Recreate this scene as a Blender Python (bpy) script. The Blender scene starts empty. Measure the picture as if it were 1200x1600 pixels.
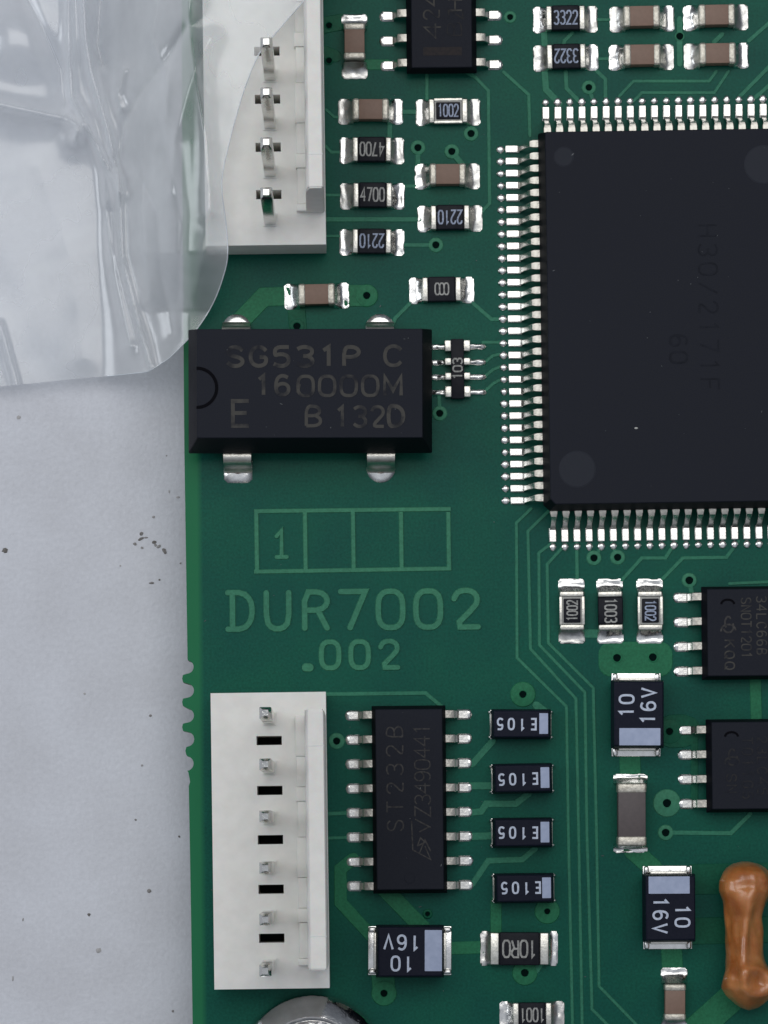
import bpy, bmesh, math, random
from mathutils import Vector, Matrix, noise
C = bpy.context.scene.collection
R = math.radians
random.seed(7)

# ---------------------------------------------------------------- camera, world, light
# one unit = 3.3 mm on the board (a tenth of an inch is 0.78 units)
D = 60.0                       # height of the camera above the board
NX, NY = 5.6, -13.1            # the point of the board straight below the camera
cam_d = bpy.data.cameras.new('camera')
cam = bpy.data.objects.new('camera', cam_d); C.objects.link(cam)
cam.location = (NX, NY, D)
cam_d.sensor_fit = 'HORIZONTAL'; cam_d.sensor_width = 36
cam_d.lens = 36 * D / 12.0
cam_d.shift_x = (6.0 - NX) / 12.0
cam_d.shift_y = (-8.0 - NY) / 12.0
cam_d.clip_start = 1; cam_d.clip_end = 500
bpy.context.scene.camera = cam

world = bpy.data.worlds.new('World'); bpy.context.scene.world = world
world.use_nodes = True
wb = world.node_tree.nodes['Background']
wb.inputs[1].default_value = 0.52
# a plain room: pale ceiling overhead, darker walls towards the horizon
wt = world.node_tree; wc = wt.nodes.new('ShaderNodeTexCoord'); wsx = wt.nodes.new('ShaderNodeSeparateXYZ'); wr = wt.nodes.new('ShaderNodeValToRGB')
wt.links.new(wc.outputs['Generated'], wsx.inputs[0]); wt.links.new(wsx.outputs['Z'], wr.inputs[0]); wt.links.new(wr.outputs[0], wb.inputs[0])
wr.color_ramp.elements[0].position = 0.0; wr.color_ramp.elements[0].color = (0.09, 0.10, 0.12, 1)
wr.color_ramp.elements[1].position = 0.92; wr.color_ramp.elements[1].color = (0.84, 0.90, 1.0, 1)
e_ = wr.color_ramp.elements.new(0.55); e_.color = (0.26, 0.29, 0.34, 1)

def area(name, loc, target, sx, sy, power, col):
    d = bpy.data.lights.new(name, 'AREA'); d.shape = 'RECTANGLE'; d.size = sx; d.size_y = sy
    d.energy = power; d.color = col
    o = bpy.data.objects.new(name, d); C.objects.link(o); o.location = loc
    o.rotation_euler = (Vector(target) - Vector(loc)).to_track_quat('-Z', 'Y').to_euler()
    return o
# ceiling light above and beyond the top of the picture; window on the left
area('ceiling_light', (5, 28, 85), (5, 27.9, 0), 104, 58, 36500, (1.0, 0.985, 0.96))
area('window_light', (-85, 8, 50), (4, -8, 0), 40, 50, 20500, (0.90, 0.95, 1.0))

vs = bpy.context.scene.view_settings
vs.view_transform = 'Standard'; vs.look = 'None'; vs.exposure = 0; vs.gamma = 1

# ---------------------------------------------------------------- helpers
def P(px, py, z=0.0):
    """a point of the place seen at photo pixel (px, py) when it lies z above the board"""
    k = (D - z) / D
    return Vector((NX + (px / 100 - NX) * k, NY + (-py / 100 - NY) * k, z))

def sock(n, name, v):
    if name in n.inputs: n.inputs[name].default_value = v

def mat(name, col, rough=0.5, metal=0.0, noise_col=None, noise_scale=6.0, noise_amt=0.0, bump=0.0,
        bump_scale=40.0, bump_dist=0.02, coat=0.0, spec=0.5, sss=0.0, rough_var=0.0, lo=0.35, hi=0.65):
    m = bpy.data.materials.new(name); m.use_nodes = True
    nt = m.node_tree; b = nt.nodes['Principled BSDF']
    b.inputs['Base Color'].default_value = (*col, 1); b.inputs['Roughness'].default_value = rough
    b.inputs['Metallic'].default_value = metal
    sock(b, 'Specular IOR Level', spec); sock(b, 'Coat Weight', coat); sock(b, 'Coat Roughness', 0.25)
    if sss:
        sock(b, 'Subsurface Weight', sss); sock(b, 'Subsurface Scale', 0.15)
    tc = nt.nodes.new('ShaderNodeTexCoord')
    if noise_col:
        n = nt.nodes.new('ShaderNodeTexNoise'); n.inputs['Scale'].default_value = noise_scale
        n.inputs['Detail'].default_value = 5
        nt.links.new(tc.outputs['Object'], n.inputs['Vector'])
        mr = nt.nodes.new('ShaderNodeMapRange'); mr.inputs[1].default_value = lo; mr.inputs[2].default_value = hi
        mr.inputs[4].default_value = noise_amt
        nt.links.new(n.outputs[0], mr.inputs[0])
        mx = nt.nodes.new('ShaderNodeMix'); mx.data_type = 'RGBA'
        mx.inputs[6].default_value = (*col, 1); mx.inputs[7].default_value = (*noise_col, 1)
        nt.links.new(mr.outputs[0], mx.inputs[0]); nt.links.new(mx.outputs[2], b.inputs['Base Color'])
    if rough_var:
        n = nt.nodes.new('ShaderNodeTexNoise'); n.inputs['Scale'].default_value = noise_scale * 2.3
        nt.links.new(tc.outputs['Object'], n.inputs['Vector'])
        mr = nt.nodes.new('ShaderNodeMapRange'); mr.inputs[1].default_value = 0.3; mr.inputs[2].default_value = 0.7
        mr.inputs[3].default_value = max(0.05, rough - rough_var); mr.inputs[4].default_value = rough + rough_var
        nt.links.new(n.outputs[0], mr.inputs[0]); nt.links.new(mr.outputs[0], b.inputs['Roughness'])
    if bump:
        n = nt.nodes.new('ShaderNodeTexNoise'); n.inputs['Scale'].default_value = bump_scale
        n.inputs['Detail'].default_value = 4
        nt.links.new(tc.outputs['Object'], n.inputs['Vector'])
        bp = nt.nodes.new('ShaderNodeBump'); bp.inputs['Strength'].default_value = bump
        bp.inputs['Distance'].default_value = bump_dist
        nt.links.new(n.outputs[0], bp.inputs['Height']); nt.links.new(bp.outputs[0], b.inputs['Normal'])
    return m

M = {}
M['solder'] = mat('solder', (0.88, 0.87, 0.85), 0.24, 1.0, (0.60, 0.59, 0.56), 7, 0.6, 0.22, 9, 0.03, rough_var=0.08)
M['solder_dull'] = mat('solder_dull', (0.74, 0.73, 0.70), 0.34, 1.0, (0.48, 0.47, 0.44), 6, 0.7, 0.3, 8, 0.03, rough_var=0.08)
M['crater'] = mat('crater_brown', (0.10, 0.055, 0.035), 0.35, 0.4, (0.35, 0.30, 0.25), 12, 1.0)
M['tin'] = mat('tin_plate', (0.74, 0.72, 0.66), 0.34, 1.0, (0.56, 0.54, 0.48), 14, 0.7, 0.25, 22, 0.02)
M['lead'] = mat('lead_tin', (0.86, 0.84, 0.80), 0.26, 1.0, (0.62, 0.60, 0.56), 12, 0.5, 0.12, 20, 0.02)
M['lead_dull'] = mat('lead_dull', (0.56, 0.54, 0.49), 0.38, 1.0, (0.40, 0.38, 0.34), 9, 0.8, 0.4, 14, 0.02)
M['pin'] = mat('pin_metal', (0.70, 0.69, 0.66), 0.13, 1.0, (0.45, 0.44, 0.42), 10, 0.5, 0.2, 20, 0.02)
M['cap_tan'] = mat('capacitor_ceramic', (0.245, 0.155, 0.115), 0.55, 0, (0.205, 0.130, 0.095), 14, 0.6, 0.15, 60, 0.01)
M['cap_grey'] = mat('capacitor_ceramic_grey', (0.105, 0.085, 0.085), 0.55, 0, (0.085, 0.07, 0.07), 14, 0.6, 0.15, 60, 0.01)
M['cap_end'] = mat('capacitor_end', (0.66, 0.63, 0.55), 0.42, 0.75, (0.42, 0.39, 0.33), 16, 0.8, 0.35, 26, 0.02)
M['res_black'] = mat('resistor_overcoat', (0.007, 0.008, 0.013), 0.45, 0, (0.013, 0.014, 0.020), 10, 0.7, 0.2, 30, 0.01, spec=0.15)
M['alumina'] = mat('resistor_ceramic', (0.42, 0.42, 0.40), 0.5, 0, (0.3, 0.3, 0.29), 12, 0.6)
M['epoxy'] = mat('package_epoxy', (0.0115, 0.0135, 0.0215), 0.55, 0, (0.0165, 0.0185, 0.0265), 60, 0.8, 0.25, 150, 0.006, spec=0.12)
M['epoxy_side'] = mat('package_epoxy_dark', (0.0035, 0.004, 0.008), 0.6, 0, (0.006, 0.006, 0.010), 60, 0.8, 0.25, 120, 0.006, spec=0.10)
M['moulding'] = mat('moulded_black', (0.006, 0.008, 0.019), 0.5, 0, (0.010, 0.012, 0.024), 24, 0.7, 0.2, 60, 0.008, spec=0.12)
M['notch'] = mat('notch_black', (0.002, 0.002, 0.004), 0.6, spec=0.05)
M['dimple'] = mat('ejector_mark', (0.0215, 0.0245, 0.0345), 0.5, 0, (0.025, 0.028, 0.037), 40, 0.6, 0.15, 120, 0.004, spec=0.12)
M['white_ink'] = mat('white_marking', (0.62, 0.68, 0.80), 0.6, 0, (0.42, 0.47, 0.60), 30, 0.8)
M['grey_ink'] = mat('grey_marking', (0.42, 0.42, 0.40), 0.6, 0, (0.22, 0.22, 0.21), 30, 0.9)
M['blue_ink'] = mat('blue_grey_marking', (0.40, 0.46, 0.60), 0.6, 0, (0.20, 0.24, 0.34), 30, 0.9)
M['etch'] = mat('laser_etching', (0.075, 0.072, 0.070), 0.75, 0, (0.036, 0.035, 0.038), 22, 1.0, spec=0.1)
M['etch_faint'] = mat('worn_print', (0.072, 0.069, 0.064), 0.7, 0, (0.020, 0.021, 0.027), 4.5, 1.0, lo=0.46, hi=0.66, spec=0.1)
M['etch_ghost'] = mat('ghost_print', (0.036, 0.035, 0.036), 0.7, 0, (0.015, 0.017, 0.025), 14, 1.0, spec=0.1)
M['etch_dark'] = mat('dark_print', (0.0080, 0.0095, 0.015), 0.55, 0, (0.0125, 0.0145, 0.0225), 9, 1.0, spec=0.1)
M['bar'] = mat('brown_bar', (0.040, 0.034, 0.034), 0.7, 0, (0.026, 0.025, 0.028), 20, 0.8, spec=0.1)
M['band'] = mat('polarity_band', (0.41, 0.47, 0.64), 0.5, 0, (0.33, 0.39, 0.55), 9, 0.8, 0.1, 60, 0.005)
M['nylon'] = mat('white_nylon', (0.87, 0.85, 0.805), 0.45, 0, (0.79, 0.77, 0.725), 5, 0.6, 0.12, 40, 0.008, sss=0.15)
M['orange'] = mat('orange_epoxy', (0.60, 0.235, 0.070), 0.30, 0, (0.36, 0.105, 0.018), 2.4, 1.0, 0.4, 2.6, 0.08, coat=0.9, sss=0.25)
M['chrome'] = mat('screw_steel', (0.80, 0.79, 0.78), 0.14, 1.0, (0.52, 0.50, 0.48), 3, 0.6, 0.4, 4, 0.05, rough_var=0.05)
M['hole'] = mat('via_hole_shade', (0.001, 0.008, 0.007), 0.7, spec=0.03)
M['slot_shade'] = mat('slot_shade_black', (0.004, 0.005, 0.005), 0.7)  # black for the shade deep in the header slots
M['crumb'] = mat('dirt', (0.15, 0.14, 0.13), 0.9, 0, (0.44, 0.43, 0.43), 2.2, 1.0, lo=0.42, hi=0.56)

def mask_mat(name, c1, c2, edge=False, rough=0.30):
    m = mat(name, c1, rough, 0, c2, 0.9, 0.85, 0.10, 7, 0.02, coat=0.0, spec=0.09)
    nt = m.node_tree; b = nt.nodes['Principled BSDF']
    tc = nt.nodes['Texture Coordinate']
    # faint glass weave
    col_in = b.inputs['Base Color'].links[0].from_socket
    n = nt.nodes.new('ShaderNodeTexNoise'); n.inputs['Scale'].default_value = 26; n.inputs['Detail'].default_value = 6
    nt.links.new(tc.outputs['Object'], n.inputs['Vector'])
    mr = nt.nodes.new('ShaderNodeMapRange'); mr.inputs[1].default_value = 0.3; mr.inputs[2].default_value = 0.7
    mr.inputs[3].default_value = 0.84; mr.inputs[4].default_value = 1.16
    nt.links.new(n.outputs[0], mr.inputs[0])
    mul = nt.nodes.new('ShaderNodeVectorMath'); mul.operation = 'SCALE'
    nt.links.new(col_in, mul.inputs[0]); nt.links.new(mr.outputs[0], mul.inputs['Scale'])
    out = mul.outputs[0]
    if edge:   # bare laminate along the sawn edge, where the inner copper plane stops short
        sep = nt.nodes.new('ShaderNodeSeparateXYZ'); nt.links.new(tc.outputs['Object'], sep.inputs[0])
        ma = nt.nodes.new('ShaderNodeMath'); ma.operation = 'MULTIPLY_ADD'      # x + 0.0075*y
        ma.inputs[1].default_value = 0.0095
        nt.links.new(sep.outputs['Y'], ma.inputs[0]); nt.links.new(sep.outputs['X'], ma.inputs[2])
        mr2 = nt.nodes.new('ShaderNodeMapRange'); mr2.inputs[1].default_value = 3.00; mr2.inputs[2].default_value = 3.09
        mr2.inputs[3].default_value = 1; mr2.inputs[4].default_value = 0
        nt.links.new(ma.outputs[0], mr2.inputs[0])
        mx = nt.nodes.new('ShaderNodeMix'); mx.data_type = 'RGBA'
        mx.inputs[7].default_value = (0.020, 0.165, 0.072, 1)
        nt.links.new(mr2.outputs[0], mx.inputs[0]); nt.links.new(out, mx.inputs[6])
        out = mx.outputs[2]
    nt.links.new(out, b.inputs['Base Color'])
    return m
M['mask'] = mask_mat('solder_mask', (0.0075, 0.098, 0.064), (0.0060, 0.080, 0.060), edge=True)
M['trace'] = mask_mat('mask_over_copper', (0.042, 0.200, 0.122), (0.036, 0.175, 0.112))
M['pour'] = mask_mat('mask_over_pour', (0.026, 0.175, 0.084), (0.022, 0.150, 0.076))
M['pour_dim'] = mask_mat('mask_over_inner_pour', (0.009, 0.103, 0.054), (0.008, 0.090, 0.052))
M['legend'] = mask_mat('mask_over_lettering', (0.054, 0.225, 0.130), (0.044, 0.190, 0.118))

def tag(o, label=None, cat=None, group=None, kind=None):
    if label: o['label'] = label
    if cat: o['category'] = cat
    if group: o['group'] = group
    if kind: o['kind'] = kind
    return o

def empty(name, loc, rz, label, cat, group=None):
    o = bpy.data.objects.new(name, None); C.objects.link(o)
    o.location = loc; o.rotation_euler = (0, 0, rz); o.empty_display_size = 0.1
    return tag(o, label, cat, group)

def mesh_of(name, bm, m, smooth=True, ang=35):
    me = bpy.data.meshes.new(name)
    bmesh.ops.recalc_face_normals(bm, faces=bm.faces[:])
    bm.to_mesh(me); bm.free()
    ms = m if isinstance(m, (list, tuple)) else [m]
    for x in ms: me.materials.append(x)
    if smooth:
        me.polygons.foreach_set('use_smooth', [True] * len(me.polygons))
        me.set_sharp_from_angle(angle=R(ang))
    return me

def link(name, me, parent=None, loc=(0, 0, 0), rz=0.0, kind=None):
    o = bpy.data.objects.new(name, me); C.objects.link(o)
    if parent: o.parent = parent
    o.location = loc; o.rotation_euler = (0, 0, rz)
    if kind: o['kind'] = kind
    return o

def box(bm, x0, x1, y0, y1, z0, z1, bev=0.0, seg=2, top=None):
    """box, optionally with a smaller top rectangle (ix, iy insets)"""
    ix, iy = top if top else (0, 0)
    vs_ = [bm.verts.new(v) for v in ((x0, y0, z0), (x1, y0, z0), (x1, y1, z0), (x0, y1, z0),
           (x0 + ix, y0 + iy, z1), (x1 - ix, y0 + iy, z1), (x1 - ix, y1 - iy, z1), (x0 + ix, y1 - iy, z1))]
    fs = [bm.faces.new([vs_[i] for i in q]) for q in ((3, 2, 1, 0), (4, 5, 6, 7), (0, 1, 5, 4), (1, 2, 6, 5), (2, 3, 7, 6), (3, 0, 4, 7))]
    if bev:
        es = list({e for f in fs for e in f.edges})
        bmesh.ops.bevel(bm, geom=es, offset=bev, segments=seg, affect='EDGES', profile=0.5)

def loops_solid(bm, loops, cap0=True, cap1=True):
    """stack of closed loops of equal count, skinned"""
    rows = [[bm.verts.new(p) for p in lp] for lp in loops]
    n = len(rows[0])
    for a, b in zip(rows, rows[1:]):
        for i in range(n):
            bm.faces.new((a[i], a[(i + 1) % n], b[(i + 1) % n], b[i]))
    if cap0: bm.faces.new(rows[0][::-1])
    if cap1: bm.faces.new(rows[-1])
    return rows

def rrect(hx, hy, r, z, n=3, cx=0, cy=0, chamfer=None):
    pts = []
    for k, (sx, sy) in enumerate(((1, 1), (-1, 1), (-1, -1), (1, -1))):
        rr = r if not chamfer or chamfer[0] != k else chamfer[1]
        nn = n if not chamfer or chamfer[0] != k else n
        for i in range(nn + 1):
            a = R(90) * (k + i / nn)
            if chamfer and chamfer[0] == k:      # straight cut
                t = i / nn
                p0 = Vector((math.cos(R(90) * k), math.sin(R(90) * k))); p1 = Vector((math.cos(R(90) * (k + 1)), math.sin(R(90) * (k + 1))))
                q = p0.lerp(p1, t)
                pts.append((cx + sx * (hx - rr) + rr * q.x, cy + sy * (hy - rr) + rr * q.y, z))
            else:
                pts.append((cx + sx * (hx - rr) + rr * math.cos(a), cy + sy * (hy - rr) + rr * math.sin(a), z))
    return pts

def ribbon(bm, pts, w, z0=0.0, z1=0.004, side=0.0, taper=0.0, widths=None, mat_index=0):
    """a raised strip along a polyline; side = width of its sloped flanks"""
    pts = [Vector((p[0], p[1])) for p in pts]
    ws = list(widths) if widths else [w] * len(pts)
    if taper:
        d0 = (pts[0] - pts[1]).normalized(); d1 = (pts[-1] - pts[-2]).normalized()
        pts = [pts[0] + d0 * w * taper, pts[0] + d0 * w * taper * 0.7] + pts + [pts[-1] + d1 * w * taper * 0.7, pts[-1] + d1 * w * taper]
        ws = [w * 0.35, w * 0.75] + ws + [w * 0.75, w * 0.35]
    n = len(pts); L = []
    for i in range(n):
        if i == 0: t = (pts[1] - pts[0]).normalized(); k = 1
        elif i == n - 1: t = (pts[-1] - pts[-2]).normalized(); k = 1
        else:
            a = (pts[i] - pts[i - 1]).normalized(); b = (pts[i + 1] - pts[i]).normalized()
            t = (a + b)
            t = t.normalized() if t.length > 1e-6 else a
            k = 1 / max(0.45, abs(t.dot(a)))
        nrm = Vector((-t.y, t.x)) * k
        L.append((pts[i], nrm, ws[i] / 2))
    rows = []
    for i_, (p, nn, h) in enumerate(L):
        hi = max(h - side, h * 0.2)
        if i_: z1 += 0.00006
        rows.append([bm.verts.new((*(p + nn * h), z0)), bm.verts.new((*(p + nn * hi), z1)),
                     bm.verts.new((*(p - nn * hi), z1)), bm.verts.new((*(p - nn * h), z0))])
    for a, b in zip(rows, rows[1:]):
        for j in range(3):
            f = bm.faces.new((a[j], a[j + 1], b[j + 1], b[j])); f.material_index = mat_index
    for r in (rows[0], rows[-1]):
        bm.faces.new(r).material_index = mat_index

# ---------------------------------------------------------------- stroke lettering
G = {   # polylines on a 4 x 6 grid
 '0': [[(2,0),(1,0.1),(0.15,1),(0,3),(0.15,5),(1,5.9),(2,6),(3,5.9),(3.85,5),(4,3),(3.85,1),(3,0.1),(2,0)]],
 '1': [[(0.9,4.9),(2.2,6),(2.2,0)]], '!': [[(0.7,4.7),(2,6),(2,0)],[(0.6,0),(3.4,0)]],
 '2': [[(0.1,4.6),(0.5,5.5),(1.3,6),(2.7,6),(3.6,5.4),(3.9,4.4),(3.5,3.4),(0.1,0),(4,0)]],
 '3': [[(0.2,5.3),(1.2,6),(2.8,6),(3.8,5.2),(3.8,3.9),(2.8,3.1),(1.6,3.1)],[(2.8,3.1),(3.9,2.2),(3.9,0.8),(2.8,0),(1.2,0),(0.1,0.8)]],
 '4': [[(3,0),(3,6),(0,2),(4,2)]],
 '5': [[(3.8,6),(0.5,6),(0.3,3.3),(1.3,3.7),(2.6,3.7),(3.7,2.9),(3.8,1.2),(2.8,0),(1.2,0),(0.1,0.7)]],
 '6': [[(3.6,5.4),(2.6,6),(1.4,6),(0.4,5),(0.05,3),(0.3,0.9),(1.3,0),(2.7,0),(3.8,0.9),(3.8,2.6),(2.8,3.5),(1.3,3.5),(0.15,2.4)]],
 '7': [[(0,6),(4,6),(1.5,0)]],
 '8': [[(2,3.2),(0.7,3.9),(0.4,5.1),(1.2,6),(2.8,6),(3.6,5.1),(3.3,3.9),(2,3.2),(0.4,2.4),(0.1,0.9),(1.1,0),(2.9,0),(3.9,0.9),(3.6,2.4),(2,3.2)]],
 '9': [[(0.4,0.6),(1.4,0),(2.6,0),(3.6,1),(3.95,3),(3.7,5.1),(2.7,6),(1.3,6),(0.2,5.1),(0.2,3.4),(1.2,2.5),(2.7,2.5),(3.85,3.6)]],
 'B': [[(0.3,0),(0.3,6),(2.7,6),(3.7,5.2),(3.7,3.9),(2.7,3.1),(0.3,3.1)],[(2.7,3.1),(3.9,2.2),(3.9,0.8),(2.8,0),(0.3,0)]],
 'C': [[(3.9,4.8),(3,5.9),(1.5,6),(0.4,5),(0,3),(0.4,1),(1.5,0),(3,0.1),(3.9,1.2)]],
 'D': [[(0.3,0),(0.3,6),(2.3,6),(3.6,4.9),(4,3),(3.6,1.1),(2.3,0),(0.3,0)]],
 'd': [[(0,6),(2.5,6),(3.7,4.8),(4,3),(3.7,1.2),(2.5,0),(0,0)],[(0.8,6),(0.8,0)]],
 'E': [[(3.8,6),(0.3,6),(0.3,0),(3.8,0)],[(0.3,3.1),(3.3,3.1)]],
 'F': [[(3.8,6),(0.3,6),(0.3,0)],[(0.3,3.1),(3.3,3.1)]],
 'G': [[(3.9,4.8),(3,5.9),(1.5,6),(0.4,5),(0,3),(0.4,1),(1.5,0),(3,0.1),(3.9,1),(3.9,2.8),(2.3,2.8)]],
 'H': [[(0.2,0),(0.2,6)],[(3.8,0),(3.8,6)],[(0.2,3),(3.8,3)]],
 'K': [[(0.2,0),(0.2,6)],[(3.8,6),(0.3,2.6)],[(1.6,3.8),(3.9,0)]],
 'M': [[(0,0),(0,6),(2,1.5),(4,6),(4,0)]], 'N': [[(0.2,0),(0.2,6),(3.8,0),(3.8,6)]],
 'P': [[(0.3,0),(0.3,6),(2.8,6),(3.9,5),(3.9,3.8),(2.8,2.8),(0.3,2.8)]],
 'Q': [[(2,0),(0.6,0.5),(0,3),(0.6,5.5),(2,6),(3.4,5.5),(4,3),(3.4,0.5),(2,0)],[(2.3,1.6),(3.9,-0.3)]],
 'R': [[(0.3,0),(0.3,6),(2.8,6),(3.9,5.1),(3.9,3.9),(2.8,3.0),(0.3,3.0)],[(2.4,3.0),(3.9,0)]],
 'S': [[(3.8,4.9),(2.9,5.9),(1.3,6),(0.2,5.1),(0.3,3.9),(1.3,3.2),(2.8,2.8),(3.8,2),(3.8,0.9),(2.8,0),(1.2,0),(0.1,1.1)]],
 'T': [[(0,6),(4,6)],[(2,6),(2,0)]], 'U': [[(0.2,6),(0.2,1.2),(1.2,0),(2.8,0),(3.8,1.2),(3.8,6)]],
 'V': [[(0,6),(2,0),(4,6)]], 'Z': [[(0,6),(4,6),(0,0),(4,0)]], 'L': [[(0.3,6),(0.3,0),(3.8,0)]],
 '.': [[(0.6,0.1),(1.7,0.1)]], '/': [[(0.3,0),(3.7,6)]], ',': [[(2,1),(1.2,-1.6)]], 'i': [[(2,0),(2,6)]],
 'o': [[(0,0),(0,6),(4,6),(4,0),(0,0)]], 'e': [[(0.3,0),(0.3,6)],[(0.3,6),(3.8,6),(3.8,0),(0.3,0)],[(0.3,3.1),(3.8,3.1)]],
}
ROUND = set('0235689CDdGSUBPRQ')
def chaikin(p, n):
    for _ in range(n):
        closed = (Vector(p[0]) - Vector(p[-1])).length < 1e-6
        q = [] if closed else [p[0]]
        for a, b in zip(p, p[1:]):
            q.append((a[0] * .75 + b[0] * .25, a[1] * .75 + b[1] * .25))
            q.append((a[0] * .25 + b[0] * .75, a[1] * .25 + b[1] * .75))
        q.append(q[0] if closed else p[-1])
        p = q
    return p
def text_bm(bm, s, cx, cy, h, w, pitch, stroke, rot=0.0, z=0.0, raise_=0.003, side=0.0, smooth=2, taper=0.0, skew=0):
    rt = Matrix.Rotation(rot, 2); k = 0
    x = -pitch * (len(s) - 1) / 2 - w / 2
    for ch in s:
        for pl in G.get(ch, []):
            pp = pl
            if smooth and ch in ROUND and len(pl) > 4: pp = chaikin(pl, smooth)
            q = []
            for a, b in pp:
                v = rt @ Vector((x + a / 4 * w + skew * (b / 6 - .5), (b / 6 - 0.5) * h)); q.append((cx + v.x, cy + v.y))
            ribbon(bm, q, stroke, z, z + raise_ + 0.0004 * (k % 4), side, taper); k += 1
        x += pitch

# ---------------------------------------------------------------- component base class
RZ = R(0.55)
class Comp:
    def __init__(s, name, px, py, h, label, cat, group, rz=RZ):
        p = P(px, py, h); s.rz = rz
        s.o = empty(name, (p.x, p.y, 0), rz, label, cat, group)
        s.x, s.y = p.x, p.y
    def loc(s, px, py, z=0.0):
        p = P(px, py, z); dx, dy = p.x - s.x, p.y - s.y
        c, n = math.cos(-s.rz), math.sin(-s.rz)
        return (dx * c - dy * n, dx * n + dy * c)
    def part(s, name, bm, m, parent=None, **k):
        return link(name, mesh_of(name, bm, m, **k), parent or s.o)
    def mark(s, txt, px, py, z, h, w, pitch, stroke, rot, m, name='marking', parent=None, **k):
        bm = bmesh.new(); x, y = s.loc(px, py, z)
        text_bm(bm, txt, x, y, h / 100, w / 100, pitch / 100, stroke / 100, R(rot), z, **k)
        return s.part(name, bm, m, parent, smooth=False)

def fillet_mesh(seed, x0, x1, hw, h0, flat=0.35):
    """solder running from the end cap (x0, height h0) out to the pad's edge (x1)"""
    rnd = random.Random(seed); bm = bmesh.new(); nx, ny = 12, 12
    ph = rnd.uniform(0, 50); g = []
    for i in range(nx + 1):
        u = i / nx; row = []
        for j in range(ny + 1):
            v = j / ny * 2 - 1
            conc = h0 * max(0.0, 1 - u / (1 - flat)) ** 2.0
            edge = max(0.0, 1 - abs(v) ** 5)
            z = 0.016 + conc * (0.25 + 0.75 * edge) + 0.016 * noise.noise(Vector((u * 2.2 + ph, v * 1.6, seed)))
            if u > 0.97 or abs(v) > 0.97: z = 0.012
            x = x0 + (x1 - x0) * (u ** 0.9)
            rr = 0.04 * max(0.0, (abs(v) - 0.8) / 0.2) ** 2 * (1 if u > 0.9 else 0)
            x -= rr * (1 if x1 > x0 else -1)
            x += 0.008 * noise.noise(Vector((v * 3 + ph, seed, 3))) * (1 if u > 0.9 else 0)
            row.append(bm.verts.new((x, v * hw, max(z, 0.010))))
        g.append(row)
    for i in range(nx):
        for j in range(ny): bm.faces.new((g[i][j], g[i + 1][j], g[i + 1][j + 1], g[i][j + 1]))
    rim = [r[0] for r in g] + g[-1][1:] + [r[-1] for r in g[::-1]][1:] + g[0][::-1][1:-1]
    low = [bm.verts.new((v.co.x, v.co.y, -0.002)) for v in rim]
    n = len(rim)
    for i in range(n): bm.faces.new((rim[i], rim[(i + 1) % n], low[(i + 1) % n], low[i]))
    return mesh_of('solder_joint', bm, M['solder_dull' if seed % 3 == 1 else 'solder'], ang=60)

_cache = {}
def cached(key, fn):
    if key not in _cache: _cache[key] = fn()
    return _cache[key]

def cap_meshes(hl, hw, hb, ht, body):
    """half length, half width, half length of bare body, height"""
    def f():
        bm = bmesh.new(); box(bm, -hb - 0.02, hb + 0.02, -hw + 0.012, hw - 0.012, 0.03, ht - 0.008, 0.012)
        b = mesh_of('ceramic_body', bm, M[body])
        bm = bmesh.new(); box(bm, hb, hl, -hw, hw, 0.015, ht, 0.035, 3)
        for v in bm.verts:      # slightly bowed inner edge
            if abs(v.co.x - hb) < 0.02: v.co.x += 0.02 * (1 - (v.co.y / hw) ** 2) * -1 + 0.01
        e = mesh_of('end_cap', bm, M['cap_end'], ang=50)
        return b, e
    return cached(('cap', hl, hw, hb, ht, body), f)

def chip_cap(px, py, label, rot=0, pads=(0.505, 0.20), dims=(0.285, 0.168, 0.165, 0.26), body='cap_tan', off=0.0, group='ceramic chip capacitors'):
    c = Comp('chip_capacitor', px, py, 0.0, label, 'capacitor', group, RZ + R(rot + random.uniform(-.8, .8)))
    b, e = cap_meshes(*dims, body)
    link('ceramic_body', b, c.o, (off, 0, 0))
    link('end_cap', e, c.o, (off, 0, 0)); link('end_cap', e, c.o, (off, 0, 0), math.pi)
    sd = random.randint(0, 5)
    for k in (0, 1):
        me = cached(('fil', sd, pads, dims, k), lambda: fillet_mesh(sd * 2 + k, dims[0] - 0.02, pads[0], pads[1], dims[3] * 0.55))
        link('solder_joint', me, c.o, (0, 0, 0), math.pi * k)
    return c

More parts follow.
